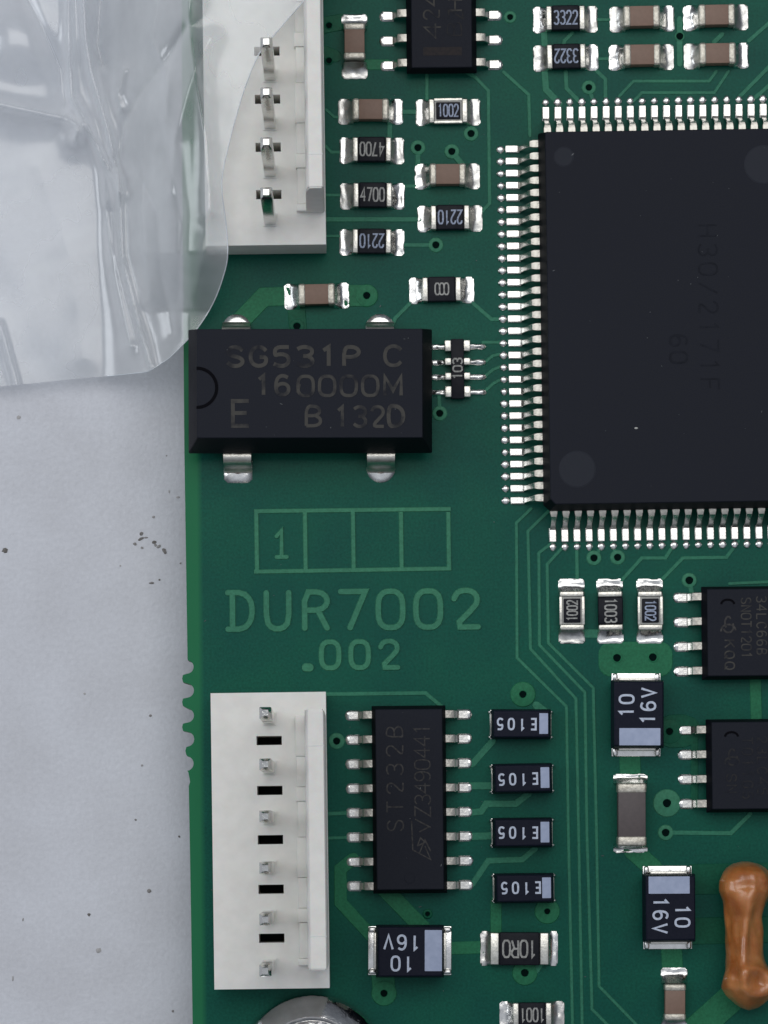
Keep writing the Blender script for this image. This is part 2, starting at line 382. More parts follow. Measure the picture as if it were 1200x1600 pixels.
def chip_res(px, py, txt, label, rot=0, trot=0, frame=False, ink='grey_ink', pads=(0.505, 0.205), L=0.305, W=0.188, ct=0.095, group='chip resistors', tsize=(20.5, 7.2, 9.8, 2.5)):
    ht = 0.17
    c = Comp('chip_resistor', px, py, 0.0, label, 'resistor', group, RZ + R(rot + random.uniform(-.8, .8)))
    def f():
        bm = bmesh.new(); box(bm, -L + 0.01, L - 0.01, -W, W, 0.03, ht - 0.02, 0.01)
        b = mesh_of('ceramic_body', bm, M['alumina' if frame else 'res_black'])
        bm = bmesh.new(); box(bm, L - ct, L, -W * 1.01, W * 1.01, 0.015, ht, 0.02, 2)
        if not frame: pass
        e = mesh_of('end_cap', bm, M['tin'], ang=50)
        bm = bmesh.new()
        if frame: box(bm, -L + ct + 0.022, L - ct - 0.022, -W * 0.70, W * 0.70, ht - 0.03, ht + 0.012, 0.012)
        else: box(bm, -L + ct + 0.004, L - ct - 0.004, -W * 1.03, W * 1.03, 0.05, ht + 0.012, 0.02, 3)
        o = mesh_of('overcoat', bm, M['res_black'])
        r = None
        if frame:
            bm = bmesh.new(); box(bm, -L + ct - 0.01, L - ct + 0.01, W * 0.93 - 0.022, W * 0.93 + 0.022, ht - 0.035, ht - 0.004, 0.008)
            r = mesh_of('metal_rim', bm, M['tin'])
        return b, e, o, r
    b, e, o, r = cached(('res', frame, L, W, ct), f)
    link('ceramic_body', b, c.o); link('end_cap', e, c.o); link('end_cap', e, c.o, (0, 0, 0), math.pi); link('overcoat', o, c.o)
    if r: link('metal_rim', r, c.o); link('metal_rim', r, c.o, (0, 0, 0), math.pi)
    sd = random.randint(0, 5)
    for k in (0, 1):
        me = cached(('filr', sd, pads, L, k), lambda: fillet_mesh(sd * 2 + k + 20, L - 0.02, pads[0], pads[1], 0.10))
        link('solder_joint', me, c.o, (0, 0, 0), math.pi * k)
    if txt:
        bm = bmesh.new(); h, w, p, st = tsize
        if rot == 90: h *= 0.86
        if frame: h, w, p, st = h * 0.9, w * 0.85, p * 0.85, st * 0.9
        text_bm(bm, txt, 0, 0, h / 100, w / 100, p / 100, st / 100, R(trot), ht + 0.013, smooth=0)
        c.part('marking', bm, M[ink], smooth=False)
    return c

# ---------------------------------------------------------------- the table and the board
bm = bmesh.new()
bmesh.ops.create_grid(bm, x_segments=2, y_segments=2, size=60)
paper = mat('paper', (0.665, 0.678, 0.728), 0.75, 0, (0.610, 0.618, 0.660), 0.9, 0.9, 0.35, 14, 0.03)
nt = paper.node_tree; b_ = nt.nodes['Principled BSDF']; tc_ = nt.nodes['Texture Coordinate']
src = b_.inputs['Base Color'].links[0].from_socket
n_ = nt.nodes.new('ShaderNodeTexNoise'); n_.inputs['Scale'].default_value = 13; n_.inputs['Detail'].default_value = 8
n_.inputs['Roughness'].default_value = 0.7
nt.links.new(tc_.outputs['Object'], n_.inputs['Vector'])
mr_ = nt.nodes.new('ShaderNodeMapRange'); mr_.inputs[1].default_value = 0.3; mr_.inputs[2].default_value = 0.7
mr_.inputs[3].default_value = 0.93; mr_.inputs[4].default_value = 1.06
nt.links.new(n_.outputs[0], mr_.inputs[0])
mu_ = nt.nodes.new('ShaderNodeVectorMath'); mu_.operation = 'SCALE'
nt.links.new(src, mu_.inputs[0]); nt.links.new(mr_.outputs[0], mu_.inputs['Scale']); nt.links.new(mu_.outputs[0], b_.inputs['Base Color'])
PZ = -1.15
o = link('table_surface', mesh_of('table_surface', bm, paper), None, (6, -8, PZ)); tag(o, 'pale blue grey paper surface under the board', kind='structure')

# dirt crumbs on the paper
bm = bmesh.new()
def crumb(px, py, r, sx=1.0, sy=1.0, rot=0):
    p = P(px, py, PZ)
    res = bmesh.ops.create_icosphere(bm, subdivisions=2, radius=r / 100)
    for v in res['verts']:
        k = 1 + 0.5 * noise.noise(v.co * 60 + Vector((px, py, 0)))
        x, y = v.co.x * sx * k, v.co.y * sy * k
        v.co = Vector((p.x + x * math.cos(rot) - y * math.sin(rot), p.y + x * math.sin(rot) + y * math.cos(rot), PZ + 0.004 + v.co.z * 0.35 * k))
for a in ((29, 652, 3.0), (154, 1485, 4.0), (233, 1392, 3.2), (139, 1429, 2.4), (212, 1281, 1.8), (235, 1118, 2.2), (20, 1529, 2.4, .6, 1.6),
          (221, 834, 3.0), (220, 842, 3.4, 1.6, .6, .5), (228, 840, 2.2, 1.4, .6), (211, 850, 2.6), (222, 856, 2.0), (241, 847, 3.2, 1.2, .8), (248, 854, 3.2, 1.2, .7, .6),
          (257, 861, 3.0, 1.0, 1.8, .5), (243, 852, 2.2), (240, 808, 2.2), (237, 911, 2.8, 1.4, .7), (188, 884, 1.5), (249, 906, 1.6), (264, 768, 1.6, .7, 1.6),
          (278, 777, 2.2, 1.4, .7), (260, 712, 1.3), (282, 880, 1.4), (132, 1084, 1.8), (222, 1196, 1.8), (36, 1437, 1.6, .7, 1.5), (8, 860, 3.5, 1.3, 1.2), (270, 1580, 2.0), (280, 1307, 1.6)):
    crumb(*a)
o = link('dirt_crumbs', mesh_of('dirt_crumbs', bm, M['crumb'])); tag(o, 'small dark specks of dirt scattered on the pale paper', 'dirt', kind='stuff')

# circuit board with its sawn edge and the row of break-off bites
board = empty('circuit_board', (0, 0, 0), 0, 'green printed circuit board lying on pale paper and carrying all the chips', 'circuit board')
edge = [(283, -250), (285, 300), (288, 700), (293, 1029)]
def bite(cx, cy, r, lip):
    pts = []
    for i in range(11):
        a = R(-82 + 164 * i / 10)
        pts.append((cx + r * math.cos(a), cy + r * math.sin(a)))
    return pts
for cx, cy, r, lip in ((292, 1042, 10.5, 0), (292, 1079, 11, 0), (292, 1118, 11, 0), (292, 1155, 11.5, 0), (291, 1193, 11.5, 0)):
    edge += bite(cx, cy, r, lip)
    w_ = 0 if cy < 1150 else 5
    edge += [(286 + w_, cy + 12.5), (284.5 + w_, cy + 18), (286 + w_, cy + 24)]
edge = edge[:-3] + [(294, 1206), (296, 1216), (297, 1222), (295, 1228), (298, 1400), (301, 1600), (303, 1900)]
top = [P(*e) for e in edge] + [P(1900, 1900), P(1900, -250)]
bm = bmesh.new()
vt = [bm.verts.new((p.x, p.y, 0)) for p in top]; vb = [bm.verts.new((p.x, p.y, -0.5)) for p in top]
from mathutils.geometry import tessellate_polygon
for t_ in tessellate_polygon([[v.co.copy() for v in vt]]):
    bm.faces.new([vt[i] for i in t_]); bm.faces.new([vb[i] for i in t_[::-1]])
for i in range(len(vt)):
    j = (i + 1) % len(vt); f = bm.faces.new((vt[i], vt[j], vb[j], vb[i]))
    f.material_index = 1
M['laminate'] = mat('board_edge', (0.16, 0.17, 0.10), 0.8, 0, (0.05, 0.12, 0.06), 8, 1.0, 0.4, 30, 0.03)
link('substrate', mesh_of('substrate', bm, [M['mask'], M['laminate']], smooth=False), board)

def trace(pts, w, m='trace', z=0.014, round_=True, z0=0.0):
    bm = bmesh.new()
    q = [tuple(P(*p))[:2] for p in pts]
    ribbon(bm, q, w / 100, z0, z + random.uniform(-.002, .002), min(0.008, w / 700), 0.45 if round_ else 0)
    link('trace' if w < 14 else 'copper_pour', mesh_of('trace', bm, M[m], smooth=False), board)

TR = [
 ([(787,113),(826,148),(828,212)],4.5), ([(728,112),(744,122),(763,142),(765,318),(752,332)],4.5),
 ([(850,52),(851,70)],10), ([(851,112),(853,140),(874,162)],10), ([(880,72),(882,64),(894,52)],5), ([(884,113),(885,138),(906,160)],5.5),
 ([(932,111),(946,124),(946,162)],5), ([(920,137),(928,162)],5), ([(1119,112),(1108,127),(990,127),(968,150),(964,162)],4),
 ([(1138,112),(1116,145),(1003,145),(986,162)],4), ([(1206,100),(1153,154)],5), ([(1206,130),(1176,156)],5), ([(1204,34),(1170,64)],5),
 ([(930,31),(955,31)],4), ([(932,92),(955,92)],4), ([(1128,54),(1116,66)],6), ([(1062,30),(1062,100)],9),
 ([(627,175),(652,175)],6), ([(609,190),(609,220)],6.5), ([(653,231),(653,260)],8), ([(706,237),(724,260)],9), ([(628,291),(652,291)],4.5),
 ([(500,343),(655,343)],6), ([(628,383),(681,383)],5), ([(667,118),(667,156)],4.5), ([(506,226),(518,238),(534,238)],4), ([(500,305),(534,305)],4),
 ([(508,369),(534,369)],3.5), ([(510,172),(522,183),(530,183)],3.5), ([(640,475),(618,497),(610,516)],5), ([(739,474),(768,499),(786,499)],5),
 ([(755,535),(782,535)],4), ([(758,566),(770,556),(784,553)],4), ([(758,588),(770,578),(784,572)],4), ([(758,611),(770,600),(784,592)],4),
 ([(686,618),(687,646)],5), ([(830,795),(807,817),(808,1028),(885,1104),(888,1300),(895,1620)],4), ([(858,798),(825,830),(829,1014),(900,1092),(904,1300),(910,1620)],4),
 ([(866,846),(842,864),(843,1008),(914,1082),(917,1300),(925,1577),(960,1612)],4), ([(884,850),(855,882),(857,1005),(927,1075),(932,1300),(936,1541),(1005,1612)],4),
 ([(901,846),(902,910)],4.5), ([(940,848),(934,866)],4), ([(956,848),(962,866)],4), ([(1056,846),(1040,872),(1003,872),(972,906)],4.5),
 ([(1154,846),(1135,871),(1067,872),(1036,904)],4.5), ([(1077,907),(1082,932)],6), ([(908,990),(940,990)],13), ([(1140,912),(1210,909)],4),
 ([(1040,1301),(1142,1302),(1172,1272)],5.5), ([(500,1085),(665,1083),(690,1104)],5), ([(505,1272),(552,1270)],5), ([(505,1310),(552,1308)],4),
 ([(738,1194),(770,1158)],10), ([(736,1228),(770,1228)],11), ([(733,1270),(752,1268),(760,1256),(806,1256),(826,1240)],10),
 ([(738,1307),(770,1306)],11), ([(738,1382),(763,1345),(816,1343),(836,1326)],9), ([(838,1102),(856,1116)],12), ([(838,1516),(848,1500)],10)]
for p, w in TR: trace(p, w * (1.35 if w < 7.5 else 1.1))
PO = [([(448,463),(412,464),(366,512)],30,'pour'), ([(540,462),(573,462)],34,'pour'), ([(463,480),(466,520)],28,'pour_dim'),
 ([(572,101),(606,101)],17,'pour'), ([(504,40),(536,34)],26,'pour_dim'), ([(504,80),(524,88)],20,'pour_dim'), ([(984,1172),(985,1216)],33,'pour'), ([(1180,1054),(1182,1130)],18,'pour'),
 ([(988,1328),(1022,1358)],30,'pour'), ([(1080,1374),(1210,1372)],48,'pour_dim'), ([(1080,1455),(1210,1452)],42,'pour_dim'), ([(1049,1478),(1051,1518)],33,'pour'),
 ([(1156,1548),(1080,1616)],44,'pour'), ([(552,1342),(532,1358),(532,1410),(580,1462)],20,'pour'), ([(600,1388),(662,1452)],26,'pour'),
 ([(775,1408),(775,1462)],18,'pour'), ([(694,1482),(758,1480)],20,'pour'), ([(598,1520),(600,1552)],36,'pour'), ([(1046,1143),(1070,1142)],52,'pour_dim'), ([(1085,1146),(1085,1256)],12,'pour_dim')]
for p, w, m in PO: trace(p, w, m, z=0.011)
# the broad pour with two vias above the tantalum capacitor
bm = bmesh.new(); c0 = P(993, 1030)
loops_solid(bm, [rrect(0.58, 0.275, 0.20, 0.0, 5, c0.x, c0.y), rrect(0.57, 0.265, 0.20, 0.011, 5, c0.x, c0.y)])
link('copper_pour', mesh_of('copper_pour', bm, M['pour']), board)

def via(px, py, ring=12, hole=6, m='trace'):
    p = P(px, py); bm = bmesh.new(); n = 28
    prof = [(ring / 100, 0.0), (ring / 100 - 0.012, 0.018), ((ring + hole) / 200, 0.021), (hole * 0.86 / 100 + 0.012, 0.022), (hole * 0.86 / 100, 0.012)]
    rows = []
    for r, z in prof: rows.append([bm.verts.new((r * math.cos(2 * math.pi * i / n), r * math.sin(2 * math.pi * i / n), z)) for i in range(n)])
    for a, b in zip(rows, rows[1:]):
        for i in range(n): bm.faces.new((a[i], a[(i + 1) % n], b[(i + 1) % n], b[i]))
    v = link('via', mesh_of('via', bm, M['legend' if m == 'trace' else m], ang=15), board, (p.x, p.y, 0))
    bm = bmesh.new(); r = hole * 0.86 / 100
    rows = [[bm.verts.new((q * r * (1 + .06 * math.sin(3 * a_)) * math.cos(a_), q * r * math.sin(a_), z)) for a_ in [2 * math.pi * i / 16 for i in range(16)]] for q, z in ((1.05, 0.0215), (0.6, 0.0190), (0.25, 0.0178))]
    for a, b in zip(rows, rows[1:]):
        for i in range(16): bm.faces.new((a[i], a[(i + 1) % 16], b[(i + 1) % 16], b[i]))
    bm.faces.new(rows[-1])
    link('hole', mesh_of('hole', bm, M['hole']), v)  # dark disc on the board; the hole's shade is in its colour
for a in ((736,209),(653,231),(706,237),(681,383),(797,27,10,5),(920,137,11.5,5.5),(1062,57,8,6),(573,462,18,6,'pour'),(464,510,12,6,'pour_dim'),
          (687,646,12,6),(928,872,12,6),(965,871,12,6),(1077,907,12,6.5),(964,1028,9,6.5,'pour'),(1020,1027,9,6.5,'pour'),(1046,1143,20,6,'pour_dim'),
          (1042,1255,22,7),(1040,1301,12.5,6.5),(526,1158,13,6),(817,1085,20,6,'pour'),(855,1424,20,5,'pour'),(820,1520,20,6.5,'pour'),(600,1552,20,6,'pour'),(668,1428,8,4,'pour_dim'),(514,40,7,5,'pour_dim'),(514,95,7,5,'pour_dim')):
    via(*a)

# lettering raised in the copper
def board_text(s, cx, cy, h, w, pitch, stroke, smooth=0):
    bm = bmesh.new(); p = P(cx, cy)
    text_bm(bm, s, p.x, p.y, h / 100, w / 100, pitch / 100, stroke / 100, RZ, 0.0, 0.020, 0.010, smooth, 0.35)
    link('lettering', mesh_of('lettering', bm, M['legend'], smooth=False), board)
board_text('dUR7002', 551.5, 953, 57, 39, 58.8, 10, 1)
board_text('.', 487, 1014, 60, 30, 30, 14, 0)
board_text('002', 562, 1023, 41, 28, 46.0, 9, 1)
board_text('!', 440, 850, 41, 24, 30, 7.5)
def frame_line(pts):
    bm = bmesh.new(); ribbon(bm, [tuple(P(*p))[:2] for p in pts], 0.075, 0.0, 0.018 + random.uniform(0, .003), 0.010)
    link('frame_line', mesh_of('frame_line', bm, M['legend']), board)
frame_line([(397, 799), (704, 795.5)]); frame_line([(397, 893.5), (705, 888.5)])
for x in (401, 477, 552, 627, 701): frame_line([(x - .5, 800), (x + .8, 891)])

# ---------------------------------------------------------------- chip capacitors and resistors
chip_cap(554, 73, 'tan chip capacitor standing upright in the picture beside the white header', 90, off=0.04)
chip_cap(579, 175, 'tan chip capacitor directly left of the black resistor marked 1002')
chip_cap(699, 276, 'tan chip capacitor between two vias and the lower resistor marked 2210')
chip_cap(1003, 30, 'tan chip capacitor right of the topmost 3322 resistor', off=-0.02)
chip_cap(1118, 28, 'tan chip capacitor nearest the upper right corner, with a burnt solder spot')
chip_cap(1002, 90, 'tan chip capacitor right of the upside down 3322 resistor')
chip_cap(1119, 88, 'tan chip capacitor just above the leads of the big chip, rightmost of the lower pair')
chip_cap(495, 463, 'tan chip capacitor above the oscillator, tied to a wide copper pour', off=0.0)
chip_cap(1053, 1562, 'tan chip capacitor cut by the bottom edge, below a tantalum capacitor', 90, pads=(0.50, 0.205), off=-0.03)
chip_cap(985, 1271, 'large dark grey chip capacitor between two tantalum capacitors', 90, pads=(0.615, 0.265), dims=(0.49, 0.225, 0.325, 0.36), body='cap_grey', off=-0.02, group='large chip capacitor')

chip_res(581, 236, '4700', 'black resistor marked 4700 upside down', 0, 180)
chip_res(582, 307, '4700', 'black resistor marked 4700 the right way up')
chip_res(581, 379, '2210', 'black resistor marked 2210 below the right way up 4700 resistor', 0, 180, ink='blue_ink')
chip_res(700, 176, '1002', 'black resistor marked 1002 with silver rim, lying horizontally', 0, 0, True, 'blue_ink')
chip_res(703, 342, '2210', 'black resistor marked 2210 right of the 4700 resistors', 0, 180, ink='blue_ink')
chip_res(883, 31, '3322', 'black resistor marked 3322 the right way up at the top edge', ink='blue_ink')
chip_res(884, 91, '3322', 'black resistor marked 3322 upside down above the big chip', 0, 180, ink='blue_ink')
chip_res(690, 454, '000', 'black zero ohm resistor marked 000 above the resistor network', 0, 0, tsize=(18, 7, 7, 2.2))
chip_res(893, 955, '1002', 'silver rimmed resistor marked 1002 reading upward, leftmost of three upright ones', 90, 0, True, 'grey_ink')
chip_res(953, 955, '1003', 'black resistor marked 1003, middle of three upright ones', 90, 180, False, 'grey_ink')
chip_res(1015, 955, '1002', 'silver rimmed resistor marked 1002 reading downward, rightmost of three upright ones', 90, 180, True, 'blue_ink')
chip_res(811, 1482, '10R0', 'larger black resistor marked 10R0 upside down', 0, 180, False, 'grey_ink', pads=(0.605, 0.27), L=0.46, W=0.25, ct=0.145, tsize=(26, 11, 13.5, 3.0), group='large chip resistor')
chip_res(831, 1585, '1001', 'black resistor marked 1001 cut by the bottom edge', 0, 180, False, 'grey_ink', ct=0.10)

# ---------------------------------------------------------------- tantalum capacitors
def tantalum(px, py, L, W, H, rot, label, cat_texts, band, term=0.06, tw=0.75, group='tantalum capacitors with 10 16V print', strap=True):
    """L along local x; band side +x"""
    c = Comp('tantalum_capacitor', px, py, H, label, 'capacitor', group, RZ + R(rot + random.uniform(-.7, .7)))
    def f():
        bm = bmesh.new()
        loops_solid(bm, [rrect(L - 0.03, W - 0.02, 0.02, 0.03), rrect(L, W, 0.02, H * 0.42), rrect(L, W, 0.02, H * 0.52), rrect(L - 0.035, W - 0.03, 0.02, H - 0.012), rrect(L - 0.05, W - 0.045, 0.02, H)])
        b = mesh_of('case', bm, M['moulding'], ang=30)
        bm = bmesh.new(); box(bm, L - 0.02, L + min(0.035, term), -W * tw * 0.75, W * tw * 0.75, 0.012, H * 0.5, 0.012)
        t = mesh_of('terminal', bm, M['tin'])
        bm = bmesh.new()
        box(bm, L - 0.10, L + term * 1.7, -W * tw, W * tw, -0.001, 0.03, 0.005)
        for sy in (-1, 1):      # solder climbing the corners
            box(bm, L - 0.02, L + max(0.045, term * 1.7), sy * W * tw * 0.86 - W * 0.10, sy * W * tw * 0.86 + W * 0.10, 0.0, 0.10, 0.03, 2)
        s = mesh_of('solder_joint', bm, M['solder'], ang=60)
        bm = bmesh.new(); x0, x1, y0, y1 = band
        loops_solid(bm, [rrect((x1 - x0) / 2, (y1 - y0) / 2, 0.008, H - 0.002, 3, (x0 + x1) / 2, (y0 + y1) / 2), rrect((x1 - x0) / 2, (y1 - y0) / 2, 0.008, H + 0.003, 3, (x0 + x1) / 2, (y0 + y1) / 2)])
        return b, t, s, mesh_of('polarity_band', bm, M['band'], smooth=False)
    b, t, s, p = cached(('tan', L, W, H, term, tuple(band)), f)
    link('case', b, c.o); link('polarity_band', p, c.o)
    for k in (0, 1): link('terminal', t, c.o, (0, 0, 0), math.pi * k); link('solder_joint', s, c.o, (0, 0, 0), math.pi * k)
    for txt, x, y, h, w, pi_, st, tr in cat_texts:
        bm = bmesh.new(); x += random.uniform(-.012, .012); y += random.uniform(-.012, .012); text_bm(bm, txt, x, y, h, w, pi_, st, R(tr + random.uniform(-.8, .8)), H + 0.001, 0.003, smooth=2)
        c.part('marking', bm, M['white_ink'], smooth=False)
    return c
# local +x is the band end; the print runs back from it
big = lambda: [('10', -0.13, 0.19, 0.215, 0.125, 0.215, 0.034, 180), ('16V', -0.16, -0.17, 0.215, 0.125, 0.205, 0.034, 180)]
def big_tan(px, py, rot, label):
    return tantalum(px, py, 0.53, 0.41, 0.60, rot, label,
        [('10', -0.12, -0.175, 0.215, 0.125, 0.20, 0.034, 180), ('16V', -0.12, 0.155, 0.215, 0.130, 0.205, 0.034, 180)], (0.225, 0.49, -0.30, 0.335), 0.07, 0.93)
big_tan(641, 1487, 0, 'black 10 16V tantalum capacitor lying sideways below the long chip')
big_tan(998, 1115, -90, 'black 10 16V tantalum capacitor with its pale band at the lower end')
big_tan(1047.5, 1419, 90, 'black 10 16V tantalum capacitor with pale band at its upper end, beside the orange part')
for x, y, lb in ((815, 1131, 'topmost small E105 tantalum capacitor in the column of four'),
                 (817, 1216, 'second small E105 tantalum capacitor from the top of the column'),
                 (817, 1301, 'third small E105 tantalum capacitor from the top of the column'),
                 (819.5, 1388, 'lowest small E105 tantalum capacitor, directly above the 10R0 resistor')):
    tantalum(x, y, 0.465, 0.235, 0.42, 0, lb, [('E105', -0.065, 0.0, 0.165, 0.085, 0.172, 0.030, 180)], (0.275, 0.41, -0.155, 0.165), 0.008, 0.97, 'small tantalum capacitors with E105 print')

# ---------------------------------------------------------------- gull-wing chips
def lead_mesh(prof, ws, th, key, m='lead'):
    """prof: (x,z) centre line from the body outward; ws: half widths per point"""
    def f():
        bm = bmesh.new(); rows = []
        n = len(prof)
        for i, ((x, z), hw) in enumerate(zip(prof, ws)):
            a = Vector(prof[max(i - 1, 0)]); b = Vector(prof[min(i + 1, n - 1)]); t = (b - a).normalized(); nn = Vector((-t.y, t.x)) * th / 2
            if nn.y < 0: nn = -nn
            rows.append([bm.verts.new((x + nn.x, -hw, z + nn.y)), bm.verts.new((x + nn.x, hw, z + nn.y)), bm.verts.new((x - nn.x, hw, z - nn.y)), bm.verts.new((x - nn.x, -hw, z - nn.y))])
        for a, b in zip(rows, rows[1:]):
            for j in range(4): bm.faces.new((a[j], a[(j + 1) % 4], b[(j + 1) % 4], b[j]))
        bm.faces.new(rows[0]); bm.faces.new(rows[-1])
        bmesh.ops.recalc_face_normals(bm, faces=bm.faces[:])
        es = [e for e in bm.edges if abs(e.verts[0].co.y - e.verts[1].co.y) < 0.05 * 1 and e.calc_face_angle(0) > 0.8]
        bmesh.ops.bevel(bm, geom=es, offset=min(0.010, th * 0.25), segments=1, affect='EDGES')
        for f_ in bm.faces:      # the shoulder is duller than the solder-wetted foot
            if f_.calc_center_median().x < 0.14: f_.material_index = 1
        return mesh_of('lead', bm, [M[m], M['lead_dull']], ang=30)
    return cached(('lead', key), f)

def blob_mesh(L0, L1, hw, h, key, seed=0, tip=1.0):
    """solder under and in front of a foot, from x=L0 to x=L1"""
    def f():
        bm = bmesh.new(); nx, ny = 12, 8; g = []
        for i in range(nx + 1):
            u = i / nx; row = []
            wv = hw * (1 if u < 0.75 else math.sqrt(max(0.02, 1 - ((u - 0.75) / 0.25) ** 2 * tip)))
            for j in range(ny + 1):
                v = j / ny * 2 - 1
                z = h * (1 - abs(v) ** 3) * (1 - 0.7 * u ** 5) * (0.85 + 0.4 * noise.noise(Vector((u * 3 + seed, v, seed)))) + 0.004
                if j in (0, ny) or i == nx: z = 0.0
                row.append(bm.verts.new((L0 + (L1 - L0) * u, v * wv, z)))
            g.append(row)
        for i in range(nx):
            for j in range(ny): bm.faces.new((g[i][j], g[i + 1][j], g[i + 1][j + 1], g[i][j + 1]))
        return mesh_of('solder_joint', bm, M['solder'], ang=70)
    return cached(('blob', key, seed), f)

def package(c, hx, hy, z0, zm, z1, inx, iny, r=0.012, chamfer=None, name='package_body', mats=None, low=0.05):
    bm = bmesh.new()
    ch = (lambda d: (chamfer[0], chamfer[1] - d)) if chamfer else (lambda d: None)
    rows = loops_solid(bm, [rrect(hx - low, hy - low, r, z0, 2, chamfer=ch(0.02)), rrect(hx, hy, r, zm - 0.012, 2, chamfer=ch(0)), rrect(hx, hy, r, zm + 0.012, 2, chamfer=ch(0)),
                     rrect(hx - inx, hy - iny, r, z1 - 0.012, 2, chamfer=ch(0.02)), rrect(hx - inx - 0.012, hy - iny - 0.012, r, z1, 2, chamfer=ch(0.02))])
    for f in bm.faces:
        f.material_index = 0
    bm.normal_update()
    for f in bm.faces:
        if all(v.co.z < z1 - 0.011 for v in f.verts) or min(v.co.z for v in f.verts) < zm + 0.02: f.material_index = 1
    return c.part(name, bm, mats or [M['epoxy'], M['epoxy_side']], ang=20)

def dimple(c, px, py, z, r, m='dimple', name='ejector_mark', ring=True):
    x, y = c.loc(px, py, z); bm = bmesh.new(); n = 40
    prof = [(r, 0.0005), (r - 0.008, -0.0), (r - 0.016, 0.004), (0.001, 0.004)]
    rows = [[bm.verts.new((x + q * math.cos(2 * math.pi * i / n), y + q * math.sin(2 * math.pi * i / n), z + zz + 0.001)) for i in range(n)] for q, zz in prof]
    for a, b in zip(rows, rows[1:]):
        for i in range(n): bm.faces.new((a[i], a[(i + 1) % n], b[(i + 1) % n], b[i]))
    return c.part(name, bm, M[m], ang=20)

def soic(px, py, hx, hy, npair, label, left_y, xl, xr, z1=0.46, pitch=0.382, inx=0.085, iny=0.05, name='small_outline_chip', foot=0.16, right=True, m='lead'):
    c = Comp(name, px, py, z1, label, 'chip', 'gull wing chips in small outline packages')
    zm = 0.24
    package(c, hx, hy, 0.04, zm, z1, inx, iny)
    reach = 0.36
    prof = [(0, zm), (0.09, zm), (0.135, zm - 0.02), (0.165, zm - 0.08), (0.19, 0.07), (0.215, 0.042), (0.245, 0.036), (reach, 0.036)]
    ws = [0.064] * 8
    me = lead_mesh(prof, ws, 0.035, 'so', m)
    for side in ((-1, 1) if right else (-1,)):
        for k in range(npair):
            yy = c.loc(px, left_y + k * pitch * 100, 0)[1]
            ld = link('lead', me, c.o, (side * (hx - 0.01), yy, 0), 0 if side > 0 else math.pi)
            link('solder_joint', blob_mesh(0.20, reach + 0.07, 0.078, 0.030, 'so', random.randint(0, 4)), ld)
    return c
s1 = soic(690, 44, 0.545, 0.66, 4, 'black eight lead chip with a brown bar print, cut by the top edge', -13.5, 0, 0, pitch=0.386, inx=0.075, iny=0.05)
bm = bmesh.new(); x, y = s1.loc(691.5, 80, 0.462); box(bm, x - 0.30, x + 0.30, y - 0.065, y + 0.065, 0.459, 0.4625); s1.part('marking', bm, M['bar'], smooth=False)
s1.mark('24', 674, 12, 0.461, 24, 15, 22, 2.5, 90, M['etch_faint']); s1.mark('H', 711, 8, 0.461, 22, 18, 20, 2.5, 90, M['etch_faint'])
s1.mark('4', 676, 48, 0.461, 26, 22, 20, 2.5, 90, M['etch_faint']); s1.mark('B', 710, 46, 0.461, 22, 22, 20, 2, 90, M['etch_ghost'])
s1.mark('Z', 712, 22, 0.461, 22, 14, 20, 2.5, 90, M['etch_ghost'])

s2 = soic(640, 1249, 0.575, 1.46, 8, 'long black sixteen lead chip marked ST232B beside the lower white header', 1117, 0, 0, pitch=0.381, inx=0.055, iny=0.06)
s2.mark('ST232B', 617, 1217, 0.461, 25, 17, 29, 2.3, 90, M['etch'])
s2.mark('/Z3490441', 660, 1213, 0.461, 24, 15, 18.2, 2.0, 90, M['etch'])
bm = bmesh.new()
def ln(c, bm, pts, w, z):
    ribbon(bm, [c.loc(*p, z) for p in pts], w / 100, z, z + 0.003)
for pts in ([(643, 1283), (645, 1328), (673, 1343), (664, 1322)], [(655, 1334), (664, 1312), (673, 1330)], [(652, 1322), (657, 1309), (664, 1316), (652, 1322)], [(655, 1300), (670, 1292)]):
    ln(s2, bm, pts, 2.0, 0.461)
s2.part('logo', bm, M['etch'], smooth=False)
dimple(s2, 640, 1372, 0.461, 0.09, 'epoxy')

s3 = soic(1157, 988, 0.585, 0.725, 4, 'black eight lead chip with a logo print, just below the big chip', 933, 0, 0, pitch=0.384, inx=0.075, iny=0.05)
s4 = soic(1164, 1196, 0.585, 0.725, 4, 'black eight lead chip above the orange part, with very faint print', 1140, 0, 0, pitch=0.384, inx=0.075, iny=0.05)
for c, dx, dy, m in ((s3, 0, 0, 'etch'), (s4, 6, 207, 'etch_ghost')):
    x, y = c.loc(1137 + dx, 942 + dy, 0.462); bm = bmesh.new()
    ribbon(bm, [(x + 0.10 * math.cos(a), y - 0.02 + 0.07 * math.sin(a)) for a in [math.pi * i / 10 for i in range(11)]], 0.035, 0.461, 0.4635)
    c.part('pin_one_dimple', bm, M['notch'], smooth=False)
    bm = bmesh.new(); x, y = c.loc(1138 + dx, 979 + dy, 0.462)
    for k in range(3):
        r = 0.125
        ribbon(bm, [(x + r * (0.9 - .25 * k) * math.cos(a), y + 0.10 * (k - 1) * .6 + r * 0.75 * math.sin(a)) for a in [R(200 * k + 190 * i / 10) for i in range(11)]], 0.028, 0.461, 0.464 + k * .0004)
    c.part('logo', bm, M[m], smooth=False)
s3.mark('KQQ', 1140, 1023, 0.461, 15, 12, 17, 2.2, -90, M['etch_faint'])
s3.mark('SN0T1201', 1166, 981, 0.461, 15, 9, 12, 2.0, -90, M['etch_faint'])
s3.mark('34LC66B', 1190, 977, 0.461, 15, 9, 13.5, 2.0, -90, M['etch_faint'])
s4.mark('SN', 1143, 1224, 0.461, 15, 12, 17, 2.0, -90, M['etch_ghost'])
